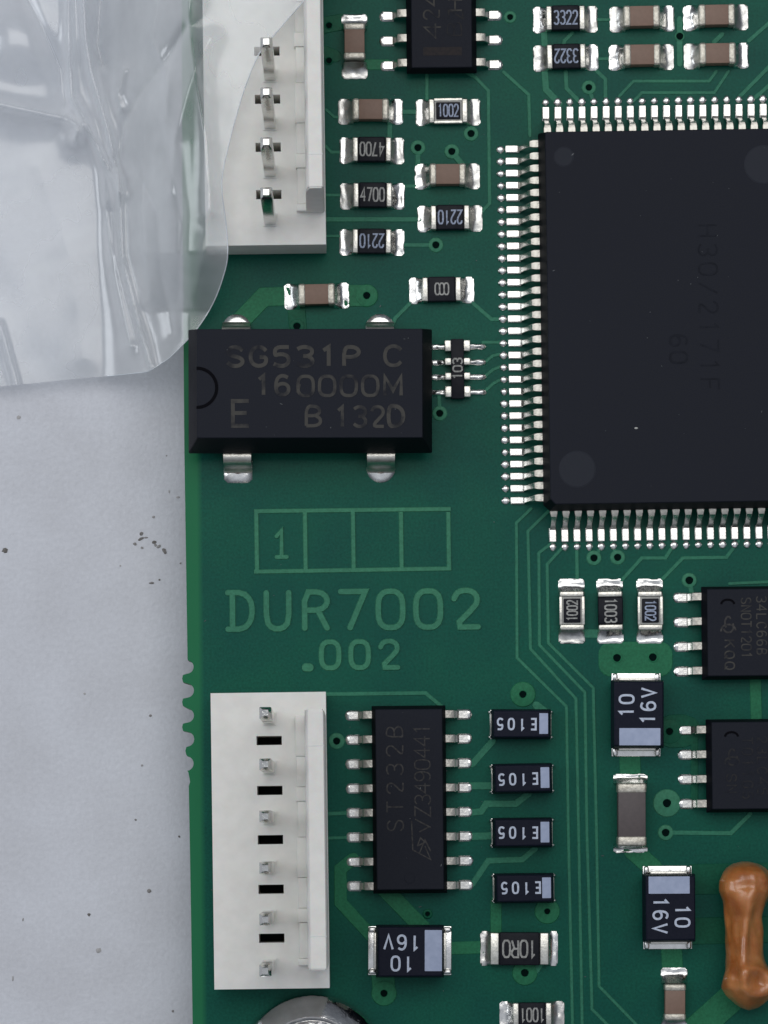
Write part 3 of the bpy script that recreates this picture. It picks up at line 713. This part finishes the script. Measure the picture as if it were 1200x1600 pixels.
s4.mark('T01105', 1168, 1200, 0.461, 16, 10, 17, 2.0, -90, M['etch_ghost'])
s4.mark('23LC45', 1191, 1196, 0.461, 15, 10, 16, 2.0, -90, M['etch_ghost'])

# the big quad flat chip: body runs on beyond the right edge of the picture
q = Comp('quad_flat_chip', 1056.5, 494, 0.95, 'large square black quad flat chip with rows of fine leads', 'chip', None, R(0.85))
HX, HY = 2.06, 2.93
bm = bmesh.new()
package(q, HX, HY, 0.12, 0.46, 0.95, 0.085, 0.065, 0.03, (2, 0.10))
def tip_mesh(sd):
    def f():
        rd_ = random.Random(sd); bm = bmesh.new(); n = 16; w = rd_.uniform(0.056, 0.066); l = rd_.uniform(0.066, 0.082); rows = []
        for rr, zz in ((1, 0), (0.93, 0.018), (0.7, 0.032), (0.35, 0.040)):
            rows.append([bm.verts.new((0.572 + l * rr * math.cos(a) * (1.0 if math.cos(a) > 0 else 0.82), w * rr * math.sin(a), zz + rd_.uniform(-.003, .003))) for a in [2 * math.pi * i / n for i in range(n)]])
        for a, b in zip(rows, rows[1:]):
            for i in range(n): bm.faces.new((a[i], a[(i + 1) % n], b[(i + 1) % n], b[i]))
        bm.faces.new(rows[-1])
        box(bm, 0.28, 0.50, -0.056, 0.056, 0.0, 0.022, 0.006)
        return mesh_of('solder_joint', bm, M['solder'], ang=60)
    return cached(('tip', sd), f)
mq = lead_mesh([(0, 0.46), (0.085, 0.46), (0.13, 0.45), (0.17, 0.38), (0.23, 0.18), (0.27, 0.08), (0.31, 0.048), (0.36, 0.050), (0.49, 0.050)],
               [0.060, 0.060, 0.048, 0.040, 0.040, 0.044, 0.050, 0.052, 0.052], 0.030, 'qfp')
def qlead(x, y, rz):
    ld = link('lead', mq, q.o, (x, y, 0), rz)
    link('solder_joint', tip_mesh(random.randint(0, 7)), ld)
PT = 0.1895
for k in range(30):
    yy = q.loc(800, 233.5 + k * 18.93, 0)[1]
    qlead(-HX + 0.01, yy, math.pi); qlead(HX - 0.01, yy, 0)
for k in range(20):
    qlead(q.loc(852.5 + k * 18.87, 170, 0)[0], HY - 0.01, math.pi / 2); qlead(q.loc(863.5 + k * 18.95, 840, 0)[0], -HY + 0.055, -math.pi / 2)
dimple(q, 881, 245, 0.951, 0.155); dimple(q, 902, 733, 0.951, 0.285); dimple(q, 1193, 257, 0.951, 0.30)
q.mark('H30/2171F', 1107, 480, 0.951, 28, 18, 29.5, 2.6, -90, M['etch_dark'])
q.mark('60', 1060, 545, 0.951, 26, 17, 26, 3.2, -90, M['etch_dark'])
bm = bmesh.new(); x, y = q.loc(994, 669, 0.95)
for v in bmesh.ops.create_icosphere(bm, subdivisions=1, radius=0.02)['verts']: v.co = Vector((x + v.co.x * 1.6, y + v.co.y * 0.9, 0.955 + v.co.z * .4))
q.part('dust_speck', bm, M['alumina'])

# ---------------------------------------------------------------- resistor network
rn = Comp('resistor_network', 715, 576, 0.17, 'small black resistor network marked 103 between the oscillator and the big chip', 'resistor network', None)
bm = bmesh.new(); box(bm, -0.10, 0.10, -0.465, 0.465, 0.03, 0.17, 0.012); rn.part('package_body', bm, M['res_black'])
for k, yy in enumerate((0.36, 0.115, -0.115, -0.355)):
    for sx in (-1, 1):
        bm = bmesh.new(); hh = 0.085 if k in (0, 3) else 0.055
        box(bm, min(sx * 0.098, sx * 0.20), max(sx * 0.098, sx * 0.20), yy - hh, yy + hh, 0.02, 0.172, 0.015); t = rn.part('terminal', bm, M['tin'])
        s = link('solder_joint', blob_mesh(0.19, 0.46, 0.055, 0.07, 'rn', random.randint(0, 5), 0.9), t, (0, yy, 0), 0 if sx > 0 else math.pi)
rn.mark('103', 715, 576, 0.172, 14, 9, 11.5, 2.4, 90, M['grey_ink'], smooth=0)

# ---------------------------------------------------------------- crystal oscillator
oc = Comp('crystal_oscillator', 484, 603, 1.15, 'black crystal oscillator block printed SG531P 16.0000M with a half round notch', 'oscillator', None, R(0.1))
bm = bmesh.new()
loops_solid(bm, [rrect(1.80, 0.88, 0.02, 0.10), rrect(1.86, 0.945, 0.02, 0.48), rrect(1.86, 0.945, 0.02, 0.56), rrect(1.80, 0.855, 0.02, 1.14, cx=-0.0, cy=0.02), rrect(1.79, 0.845, 0.02, 1.15, cx=0, cy=0.02)])
bm.free()
bm = bmesh.new()
loops_solid(bm, [rrect(1.82, 0.88, 0.02, 0.10), rrect(1.885, 0.955, 0.02, 0.48, cy=-0.01), rrect(1.885, 0.955, 0.02, 0.54, cy=-0.01), rrect(1.73, 0.835, 0.02, 1.14, cy=0.04), rrect(1.72, 0.825, 0.02, 1.15, cy=0.04)])
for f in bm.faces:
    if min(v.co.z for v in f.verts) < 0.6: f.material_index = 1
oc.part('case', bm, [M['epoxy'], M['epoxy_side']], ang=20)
x, y = oc.loc(308, 606, 1.15); bm = bmesh.new()
ribbon(bm, [(x + 0.30 * math.cos(a), y + 0.30 * math.sin(a)) for a in [R(-92 + 184 * i / 24) for i in range(25)]], 0.05, 1.150, 1.154)
oc.part('notch', bm, M['notch'], smooth=False)
Z = 1.151
for txt, cx, cy, h, w, p, st in (('SG531P', 458, 557, 29, 25, 35.5, 6.0), ('C', 614, 556, 30, 26, 30, 5.5), ('16', 426, 602, 29, 21, 30, 5.5), ('0000', 528, 603, 30, 24, 33, 5), (',', 468, 590, 30, 14, 30, 4),
                                 ('M', 614, 603, 29, 25, 30, 5.5), ('E', 376, 646, 38, 28, 30, 6), ('B', 489, 650, 30, 24, 30, 5), ('132', 562, 651, 30, 19, 27.5, 5), ('D', 618, 650, 31, 25, 30, 6)):
    oc.mark(txt, cx, cy, Z, h, w, p, st, 0, M['etch_faint'])
for px, up in ((369, 1), (594, 1), (371, -1), (595, -1)):
    x = oc.loc(px, 603, 0.3)[0]
    bm = bmesh.new(); rows = []
    for yy, z in ((0.90, 0.50), (0.97, 0.50), (1.03, 0.47), (1.07, 0.38), (1.10, 0.22), (1.13, 0.08), (1.17, 0.05)):
        yy = yy * 1.0 + (0.06 if up < 0 else -0.04)
        rows.append([bm.verts.new((x - 0.215, up * yy, z)), bm.verts.new((x + 0.215, up * yy, z)), bm.verts.new((x + 0.215, up * (yy - 0.035), z - 0.03)), bm.verts.new((x - 0.215, up * (yy - 0.035), z - 0.03))])
    for a, b in zip(rows, rows[1:]):
        for j in range(4): bm.faces.new((a[j], a[(j + 1) % 4], b[(j + 1) % 4], b[j]))
    bm.faces.new(rows[0]); bm.faces.new(rows[-1])
    ld = oc.part('lead', bm, M['tin'], ang=50)
    bm = bmesh.new(); y0 = up * (1.05 if up > 0 else 1.17)
    square = (px == 371)
    n = 20; rows = []
    for k, (rr, zz) in enumerate(((0.225, 0.0), (0.215, 0.018), (0.15, 0.035), (0.06, 0.048), (0.001, 0.05))):
        row = []
        for i in range(n):
            a = 2 * math.pi * i / n; cc, ss = math.cos(a), math.sin(a)
            if square and k < 2: f_ = 1 / max(abs(cc), abs(ss)); f_ = min(f_, 1.35)
            else: f_ = 1
            row.append(bm.verts.new((x + rr * f_ * cc, y0 + rr * f_ * ss * 0.95, zz)))
        rows.append(row)
    for a, b in zip(rows, rows[1:]):
        for i in range(n): bm.faces.new((a[i], a[(i + 1) % n], b[(i + 1) % n], b[i]))
    oc.part('solder_joint', bm, M['solder'], ld, ang=60)
    if up < 0:
        bm = bmesh.new(); rows = []
        for rr, zz in ((0.115, 0.050), (0.09, 0.056), (0.05, 0.052)):
            rows.append([bm.verts.new((x + rr * (1 + .15 * math.sin(3 * a)) * math.cos(a), y0 + 0.02 + rr * 0.8 * math.sin(a), zz)) for a in [2 * math.pi * i / 16 for i in range(16)]])
        for a, b in zip(rows, rows[1:]):
            for i in range(16): bm.faces.new((a[i], a[(i + 1) % 16], b[(i + 1) % 16], b[i]))
        bm.faces.new(rows[-1]); oc.part('solder_crater', bm, M['crater'], ld)  # dark brown patch laid on top of the solder

# ---------------------------------------------------------------- pin headers
def cells(bm, xs, ys, solid, z0, z1):
    V = {}
    def v(i, j, z):
        k = (i, j, z)
        if k not in V: V[k] = bm.verts.new((xs[i], ys[j], z))
        return V[k]
    nx, ny = len(xs) - 1, len(ys) - 1
    S = lambda i, j: 0 <= i < nx and 0 <= j < ny and solid(i, j)
    for i in range(nx):
        for j in range(ny):
            if not S(i, j): continue
            bm.faces.new((v(i, j, z1), v(i + 1, j, z1), v(i + 1, j + 1, z1), v(i, j + 1, z1)))
            bm.faces.new((v(i, j, z0), v(i, j + 1, z0), v(i + 1, j + 1, z0), v(i + 1, j, z0)))
            for di, dj, a, b in ((-1, 0, (i, j + 1), (i, j)), (1, 0, (i + 1, j), (i + 1, j + 1)), (0, -1, (i, j), (i + 1, j)), (0, 1, (i + 1, j + 1), (i, j + 1))):
                if not S(i + di, j + dj):
                    bm.faces.new((v(*a, z0), v(*b, z0), v(*b, z1), v(*a, z1)))

def header(label, x0, x1, y0, y1, pins, slots, pinx, slotx, wall, zb=0.96, pin_top=3.48, wall_top=3.2):
    """all in picture pixels at the level of the base top zb; wall=(x0,x1,y0,y1)"""
    a = P(x0, y0, zb); b = P(x1, y1, zb); cx, cy = (a.x + b.x) / 2, (a.y + b.y) / 2
    c = empty('pin_header', (cx, cy, 0), R(0.75), label, 'connector', 'white pin headers along the board edge')
    hx, hy = (b.x - a.x) / 2, (a.y - b.y) / 2
    def L(px, py, z=zb):
        p = P(px, py, z) - Vector((cx, cy, 0)); t = R(-0.75)
        return p.x * math.cos(t) - p.y * math.sin(t), p.x * math.sin(t) + p.y * math.cos(t)
    sl = sorted([L(slotx, s)[1] for s in slots]); sx = L(slotx, slots[0])[0]
    sxs = 0.195; ys = [-hy]
    for s in sl: ys += [s - 0.07, s + 0.07]
    ys.append(hy)
    xs = [-hx, sx - sxs, sx + sxs, hx]
    bm = bmesh.new(); cells(bm, xs, ys, lambda i, j: not (i == 1 and j % 2 == 1), 0.05, zb)
    es = [e for e in bm.edges if e.is_manifold and e.calc_face_angle(0) > 1]
    bmesh.ops.bevel(bm, geom=es, offset=0.014, segments=2, affect='EDGES')
    link('base', mesh_of('base', bm, M['nylon'], ang=40), c)
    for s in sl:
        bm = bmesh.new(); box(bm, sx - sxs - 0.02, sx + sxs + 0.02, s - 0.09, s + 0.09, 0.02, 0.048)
        link('slot_shade_plate', mesh_of('slot_shade_plate', bm, M['slot_shade'], smooth=False), c)  # black plate added under the slot, its colour standing for shade
    # friction lock wall with a lower ledge along its inner side
    w0 = L(wall[0], wall[2]); w1 = L(wall[1], wall[3])
    bm = bmesh.new(); yb, yt = min(w0[1], w1[1]), max(w0[1], w1[1])
    inner = w0[0]; outer = hx - 0.01
    n = 6; pr = [(inner - 0.01, zb - 0.01), (inner, zb + 0.5), (inner + 0.015, wall_top - 0.35), (inner + 0.05, wall_top - 0.02), (inner + 0.07, wall_top), (outer - 0.02, wall_top), (outer, wall_top - 0.03), (outer, zb - 0.01)]
    A = [bm.verts.new((x, yb, z)) for x, z in pr]; Bv = [bm.verts.new((x, yt, z)) for x, z in pr]
    for i in range(len(pr)): j = (i + 1) % len(pr); bm.faces.new((A[i], A[j], Bv[j], Bv[i]))
    bm.faces.new(A[::-1]); bm.faces.new(Bv)
    bmesh.ops.bevel(bm, geom=[e for e in bm.edges if abs(e.verts[0].co.y - e.verts[1].co.y) < 1e-4], offset=0.02, segments=2, affect='EDGES')
    wl = link('lock_wall', mesh_of('lock_wall', bm, M['nylon'], ang=40), c)
    # ledge in pieces of slightly different height
    yy = yt - 0.03; k = 0
    while yy > yb + 0.02:
        ln_ = min((0.62, 0.47, 0.22, 0.55)[k % 4], yy - yb); bm = bmesh.new(); dz = (0.0, -0.012, 0.008, -0.018)[k % 4]; dx = (0.0, 0.012, -0.004, 0.02)[k % 4]
        box(bm, inner - 0.155 + dx, inner + 0.01, yy - ln_ + 0.004, yy, zb - 0.005, zb + 0.16 + dz, 0.010)
        link('ledge', mesh_of('ledge', bm, M['nylon']), wl); yy -= ln_; k += 1
    for s in [yt - 0.54, yb + 0.5]:
        bm = bmesh.new(); box(bm, inner + 0.05, outer - 0.002, s - 0.006, s + 0.006, wall_top - 0.02, wall_top + 0.004, 0.003)
        link('rib', mesh_of('rib', bm, M['nylon']), wl)
    # square pins with pointed tips
    def pin():
        bm = bmesh.new(); h = 0.088
        loops_solid(bm, [rrect(h, h, 0.015, zb - 0.3), rrect(h, h, 0.015, pin_top - 0.13), rrect(h * 0.6, h * 0.6, 0.012, pin_top - 0.012), rrect(h * 0.5, h * 0.5, 0.01, pin_top)])
        p_ = mesh_of('pin', bm, M['pin'], ang=30)
        bm = bmesh.new(); loops_solid(bm, [rrect(h + 0.02, h + 0.02, 0.015, zb - 0.01), rrect(h + 0.02, h + 0.02, 0.015, zb + 0.035)])
        return p_, mesh_of('pin_collar', bm, M['nylon'])
    pm, cm = cached('pin', pin)
    for py in pins:
        x, y = L(pinx, py); p = link('pin', pm, c, (x, y, 0)); link('pin_collar', cm, p)
    return c
header('white six pin header standing low on the board edge near the screw', 332, 512, 1082, 1545, [1122, 1199, 1277, 1354.5, 1431.5, 1508], [1157, 1235, 1312, 1389.5, 1466], 420.5, 420.5, (477, 510, 1116, 1508))
header('white header partly hidden under the clear plastic bag', 318, 506, -130, 383, [118, 193, 268, 343], [80, 155, 230, 304], 422, 417, (474, 500, -60, 332))

# ---------------------------------------------------------------- orange dipped part
og = empty('dipped_inductor', (P(1160, 1461).x, P(1160, 1461).y, 0), R(0.5), 'glossy orange epoxy dipped part shaped like a bone at the right edge', 'inductor')
bm = bmesh.new()
prof = [(-1.16, 0.03, .30), (-1.13, 0.12, .42), (-1.06, 0.22, .56), (-0.95, 0.32, .72), (-0.80, 0.375, .86), (-0.66, 0.37, .90), (-0.50, 0.33, .85), (-0.3, 0.30, .75), (0.0, 0.295, .70), (0.3, 0.30, .74),
        (0.52, 0.335, .84), (0.70, 0.375, .93), (0.86, 0.38, .93), (0.98, 0.345, .86), (1.06, 0.28, .72), (1.12, 0.18, .52), (1.15, 0.05, .36)]
from bisect import bisect
def pv(t):
    ks = [p[0] for p in prof]; i = min(max(bisect(ks, t) - 1, 0), len(prof) - 2); a, b = prof[i], prof[i + 1]; u = (t - a[0]) / (b[0] - a[0]); return a[1] + (b[1] - a[1]) * u, a[2] + (b[2] - a[2]) * u
rows = []; NS, NT = 72, 40
for i in range(NS + 1):
    t = -1.159 + 2.308 * i / NS; w, ht = pv(t); row = []
    sh = -0.03 * math.cos(t * 2.4) + (0.035 if t < -0.4 else 0) * min(1, (-0.4 - t) * 4 if t < -0.4 else 0)
    for j in range(NT):
        a = 2 * math.pi * j / NT; cc, ss = math.cos(a), math.sin(a)
        n1 = noise.noise(Vector((cc * 1.5, t * 2.6, ss * 1.5 + 4))); n2 = noise.noise(Vector((cc * 2.6 + 9, t * 3.2 + cc * 2, ss * 2.6)))
        k = (1 + 0.13 * n1 + 0.07 * n2) * (1.04 - 0.06 * math.exp(-((t + 0.05) / 0.45) ** 2))
        hz = ht * 0.5
        x = sh + w * k * cc; z = 0.06 + hz + hz * k * ss
        # a rounded crater at the lower lobe and a soft ridge along the middle
        if ss > 0:
            z += 0.16 * math.exp(-((cc * w + 0.02 - 0.10 * t) / 0.07) ** 2) * math.exp(-(t / 0.55) ** 2)
            d2 = math.hypot(cc * w - 0.10, t + 0.70); z -= 0.17 * math.exp(-(d2 / 0.12) ** 2); z += 0.06 * math.exp(-((d2 - 0.22) / 0.06) ** 2)
            d3 = math.hypot(cc * w, t - 0.80); z -= 0.08 * math.exp(-(d3 / 0.14) ** 2)
        row.append((x, t, max(z, 0.01)))
    rows.append(row)
loops_solid(bm, rows)
link('epoxy_coat', mesh_of('epoxy_coat', bm, M['orange'], ang=180), og)

# ---------------------------------------------------------------- screw
sp = P(488, 1671, 0.4)
sc = empty('screw', (sp.x, sp.y, 0), 0, 'shiny steel screw head at the bottom edge below the white header', 'screw')
bm = bmesh.new(); n = 96
prof = [(1.08, 0.0), (1.15, 0.04), (1.15, 0.16), (1.11, 0.23), (1.00, 0.33), (0.88, 0.41), (0.82, 0.44), (0.80, 0.40), (0.76, 0.38), (0.70, 0.41), (0.5, 0.47), (0.22, 0.49), (0.001, 0.495)]
rows = []
for r, z in prof:
    rows.append([bm.verts.new((r * math.cos(2 * math.pi * i / n) * (1 + .006 * math.sin(7 * i)), r * math.sin(2 * math.pi * i / n), z + 0.012 * noise.noise(Vector((r * 3, i / n * 20, 1))))) for i in range(n)])
for a, b in zip(rows, rows[1:]):
    for i in range(n): bm.faces.new((a[i], a[(i + 1) % n], b[(i + 1) % n], b[i]))
link('head', mesh_of('head', bm, M['chrome'], ang=40), sc)
bm = bmesh.new(); box(bm, -0.42, 0.42, -0.07, 0.07, 0.3, 0.503, 0.02); box(bm, -0.07, 0.07, -0.42, 0.42, 0.3, 0.505, 0.02)
link('drive_recess', mesh_of('drive_recess', bm, M['notch']), sc)

# ---------------------------------------------------------------- clear plastic bag
film = bpy.data.materials.new('clear_film'); film.use_nodes = True
nt = film.node_tree; nt.nodes.clear()
outn = nt.nodes.new('ShaderNodeOutputMaterial'); tr_ = nt.nodes.new('ShaderNodeBsdfTransparent'); tr_.inputs[0].default_value = (0.93, 0.95, 0.96, 1)
pr_ = nt.nodes.new('ShaderNodeBsdfPrincipled'); pr_.inputs['Base Color'].default_value = (0.90, 0.915, 0.94, 1); pr_.inputs['Roughness'].default_value = 0.28
tl = nt.nodes.new('ShaderNodeBsdfTranslucent'); tl.inputs[0].default_value = (0.90, 0.915, 0.94, 1)
m1 = nt.nodes.new('ShaderNodeMixShader'); m1.inputs[0].default_value = 0.30
nt.links.new(pr_.outputs[0], m1.inputs[1]); nt.links.new(tl.outputs[0], m1.inputs[2])
lw = nt.nodes.new('ShaderNodeLayerWeight'); lw.inputs['Blend'].default_value = 0.35
tcx = nt.nodes.new('ShaderNodeTexCoord'); nn_ = nt.nodes.new('ShaderNodeTexNoise'); nn_.inputs['Scale'].default_value = 0.8; nn_.inputs['Detail'].default_value = 3
nt.links.new(tcx.outputs['Object'], nn_.inputs['Vector'])
mrx = nt.nodes.new('ShaderNodeMapRange'); mrx.inputs[1].default_value = 0.3; mrx.inputs[2].default_value = 0.7; mrx.inputs[3].default_value = 0.16; mrx.inputs[4].default_value = 0.44
nt.links.new(nn_.outputs[0], mrx.inputs[0])
ad = nt.nodes.new('ShaderNodeMath'); ad.operation = 'ADD'; ad.use_clamp = True
nt.links.new(mrx.outputs[0], ad.inputs[0]); nt.links.new(lw.outputs['Facing'], ad.inputs[1])
m2 = nt.nodes.new('ShaderNodeMixShader'); nt.links.new(ad.outputs[0], m2.inputs[0]); nt.links.new(tr_.outputs[0], m2.inputs[1]); nt.links.new(m1.outputs[0], m2.inputs[2])
gl = nt.nodes.new('ShaderNodeBsdfGlossy'); gl.inputs[0].default_value = (1, 1, 1, 1); gl.inputs['Roughness'].default_value = 0.20
m3 = nt.nodes.new('ShaderNodeMixShader'); m3.inputs[0].default_value = 0.07
nt.links.new(m2.outputs[0], m3.inputs[1]); nt.links.new(gl.outputs[0], m3.inputs[2]); nt.links.new(m3.outputs[0], outn.inputs[0])

RB = [(-200, 600), (-100, 540), (0, 477), (20, 458), (60, 424), (80, 406), (120, 388), (190, 366), (270, 347), (300, 346), (350, 354), (400, 357), (430, 350), (470, 336), (510, 312), (540, 285), (560, 264), (574, 243), (581, 230), (586, 180), (592, 120), (604, 32), (609, -10), (614, -120)]
def rb(y):
    for (a, xa), (b, xb) in zip(RB, RB[1:]):
        if a <= y <= b: return xa + (xb - xa) * (y - a) / (b - a)
    return RB[-1][1]
CR = [([(128,-60),(134,60),(142,110),(168,200),(186,280),(190,400),(210,480),(236,574)], 0.30, 5),
      ([(106,-60),(108,60),(112,150),(140,205),(168,260),(186,300)], 0.20, 5),
      ([(292,40),(262,90),(215,150),(196,190),(180,260)], -0.16, 9), ([(300,-40),(296,40),(308,130),(322,220),(328,330)], 0.16, 12),
      ([(160,-40),(152,70),(160,100)], -0.16, 5), ([(175,330),(186,420),(214,530),(232,572)], -0.15, 6), ([(160,250),(172,380),(182,440),(205,540)], 0.10, 7),
      ([(0,508),(12,550),(28,608)], 0.10, 3), ([(240,120),(225,200),(222,330),(234,470)], 0.12, 22), ([(-60,150),(30,170),(100,185),(122,205)], 0.22, 14), ([(190,170),(184,150),(194,110)], 0.14, 6),
      ([(262,240),(285,350),(278,470)], -0.10, 18),
      ([(250,-20),(236,60),(262,110),(258,190)], 0.10, 12), ([(330,60),(300,120),(272,220),(268,300)], 0.10, 16), ([(205,250),(246,330),(252,420),(268,520)], -0.09, 16),
      ([(20,-40),(60,30),(96,110),(104,180)], -0.14, 10), ([(104,180),(124,196),(118,218)], 0.16, 6), ([(330,300),(318,400),(300,470)], 0.06, 16), ([(60,260),(110,400),(130,560)], 0.05, 26)]
def seg_d(px, py, a, b):
    ax, ay = a; bx, by = b; dx, dy = bx - ax, by - ay; t = max(0, min(1, ((px - ax) * dx + (py - ay) * dy) / (dx * dx + dy * dy)))
    return math.hypot(px - ax - t * dx, py - ay - t * dy)
def bag_z(px, py):
    t = min(1, max(0, (px - 150) / 150)); s = t * t * (3 - 2 * t)
    base = -0.84 + s * 2.12
    if py > 395: base -= s * min(1, (py - 395) / 90) * 0.85      # past the header it sinks towards the board
    if py > 480: base += 0
    for pl, amp, w in CR:
        d = min(seg_d(px, py, a, b) for a, b in zip(pl, pl[1:]))
        w_ = w * 1.25
        if d < w_ * 5: base += 1.25 * amp * (math.exp(-(math.sqrt(d * d + 5) - 2.2) / w_) - math.exp(-5))
    base += 0.35 * math.exp(-((px - 30) ** 2 + (py - 60) ** 2) / 70 ** 2)
    base += (0.03 + 0.07 * s) * noise.noise(Vector((px / 90, py / 140, 0.3))) + 0.012 * noise.noise(Vector((px / 40, py / 70, 5)))
    if px > 290 and py > 480: base = max(base, 0.1)
    return max(base, -1.12)
bag = empty('plastic_bag', (P(150, 300).x, P(150, 300).y, PZ), 0, 'crumpled clear plastic bag lying over the board corner and white header', 'bag')
bo = Vector(bag.location)
BC = [(640, -260), (600, -200), (540, -100)] + [(x, y) for y, x in RB[2:19]] + [(180, 586.5), (120, 592), (60, 598), (0, 604), (-60, 610), (-140, 618)]
def resample(pts, n):
    L_ = [0]
    for p, q in zip(pts, pts[1:]): L_.append(L_[-1] + math.dist(p, q))
    out = []
    for i in range(n + 1):
        d = L_[-1] * i / n; j = max(k for k in range(len(L_)) if L_[k] <= d + 1e-9); j = min(j, len(pts) - 2)
        t = (d - L_[j]) / (L_[j + 1] - L_[j]); out.append((pts[j][0] + (pts[j + 1][0] - pts[j][0]) * t, pts[j][1] + (pts[j + 1][1] - pts[j][1]) * t))
    return out
BC = chaikin(BC[:18], 3) + BC[18:]
BS = resample(BC, 330); ox, oy = -160, -300; NS_ = 230
bm = bmesh.new(); rows = []
for bx, by in BS:
    row = []
    for i in range(NS_ + 1):
        s_ = 0.12 + 0.88 * i / NS_; x, y = ox + (bx - ox) * s_, oy + (by - oy) * s_
        row.append(bm.verts.new(P(x, y, bag_z(x, y)) - bo))
    rows.append(row)
for a, b in zip(rows, rows[1:]):
    for i in range(NS_): bm.faces.new((a[i], a[i + 1], b[i + 1], b[i]))
link('film', mesh_of('film', bm, film, ang=180), bag)
# thin pale tube added along the edge, painting its highlight by colour
edge_glint_m = mat('bag_edge_glint', (0.72, 0.76, 0.80), 0.2, 0, (0.55, 0.6, 0.64), 6, 0.8)
bm = bmesh.new(); ry = [y for y in range(-160, 604, 5)]
pts = [P(x, y, bag_z(x, y)) - bo for x, y in BS if x > 165]
rr = 0.009; rows = []
for i, p in enumerate(pts):
    t = (pts[min(i + 1, len(pts) - 1)] - pts[max(i - 1, 0)]).normalized(); s = t.cross(Vector((0, 0, 1))).normalized(); u = s.cross(t)
    rows.append([bm.verts.new(p + s * rr * math.cos(a) + u * rr * math.sin(a)) for a in [2 * math.pi * k / 6 for k in range(6)]])
for a, b in zip(rows, rows[1:]):
    for k in range(6): bm.faces.new((a[k], a[(k + 1) % 6], b[(k + 1) % 6], b[k]))
link('rim', mesh_of('rim', bm, edge_glint_m), bag)

# ---------------------------------------------------------------- dust lying on the parts and the board
bm = bmesh.new(); rd = random.Random(11)
spots = [(q, 0.952, 860, 1195, 220, 770, 26), (oc, 1.152, 325, 650, 525, 680, 10), (s2, 0.462, 592, 690, 1110, 1385, 8), (None, 0.003, 310, 1190, 720, 1600, 46), (None, 0.003, 520, 840, 110, 500, 14)]
for c, z, x0, x1, y0, y1, n in spots:
    for _ in range(n):
        px, py = rd.uniform(x0, x1), rd.uniform(y0, y1); p = P(px, py, z); rr = rd.uniform(0.004, 0.010); a = rd.uniform(0, 3.14); st = rd.choice((1, 1, 1.5, 3))
        for v in bmesh.ops.create_icosphere(bm, subdivisions=1, radius=rr)['verts']:
            x, y = v.co.x * st, v.co.y * 0.8
            v.co = Vector((p.x + x * math.cos(a) - y * math.sin(a), p.y + x * math.sin(a) + y * math.cos(a), z + 0.003 + v.co.z * 0.5))
M['dust'] = mat('dust', (0.20, 0.21, 0.22), 0.9, 0, (0.06, 0.07, 0.075), 1.5, 1.0)
tag(link('dust', mesh_of('dust', bm, M['dust'])), 'fine pale dust specks on the chips and the green board', 'dust', kind='stuff')
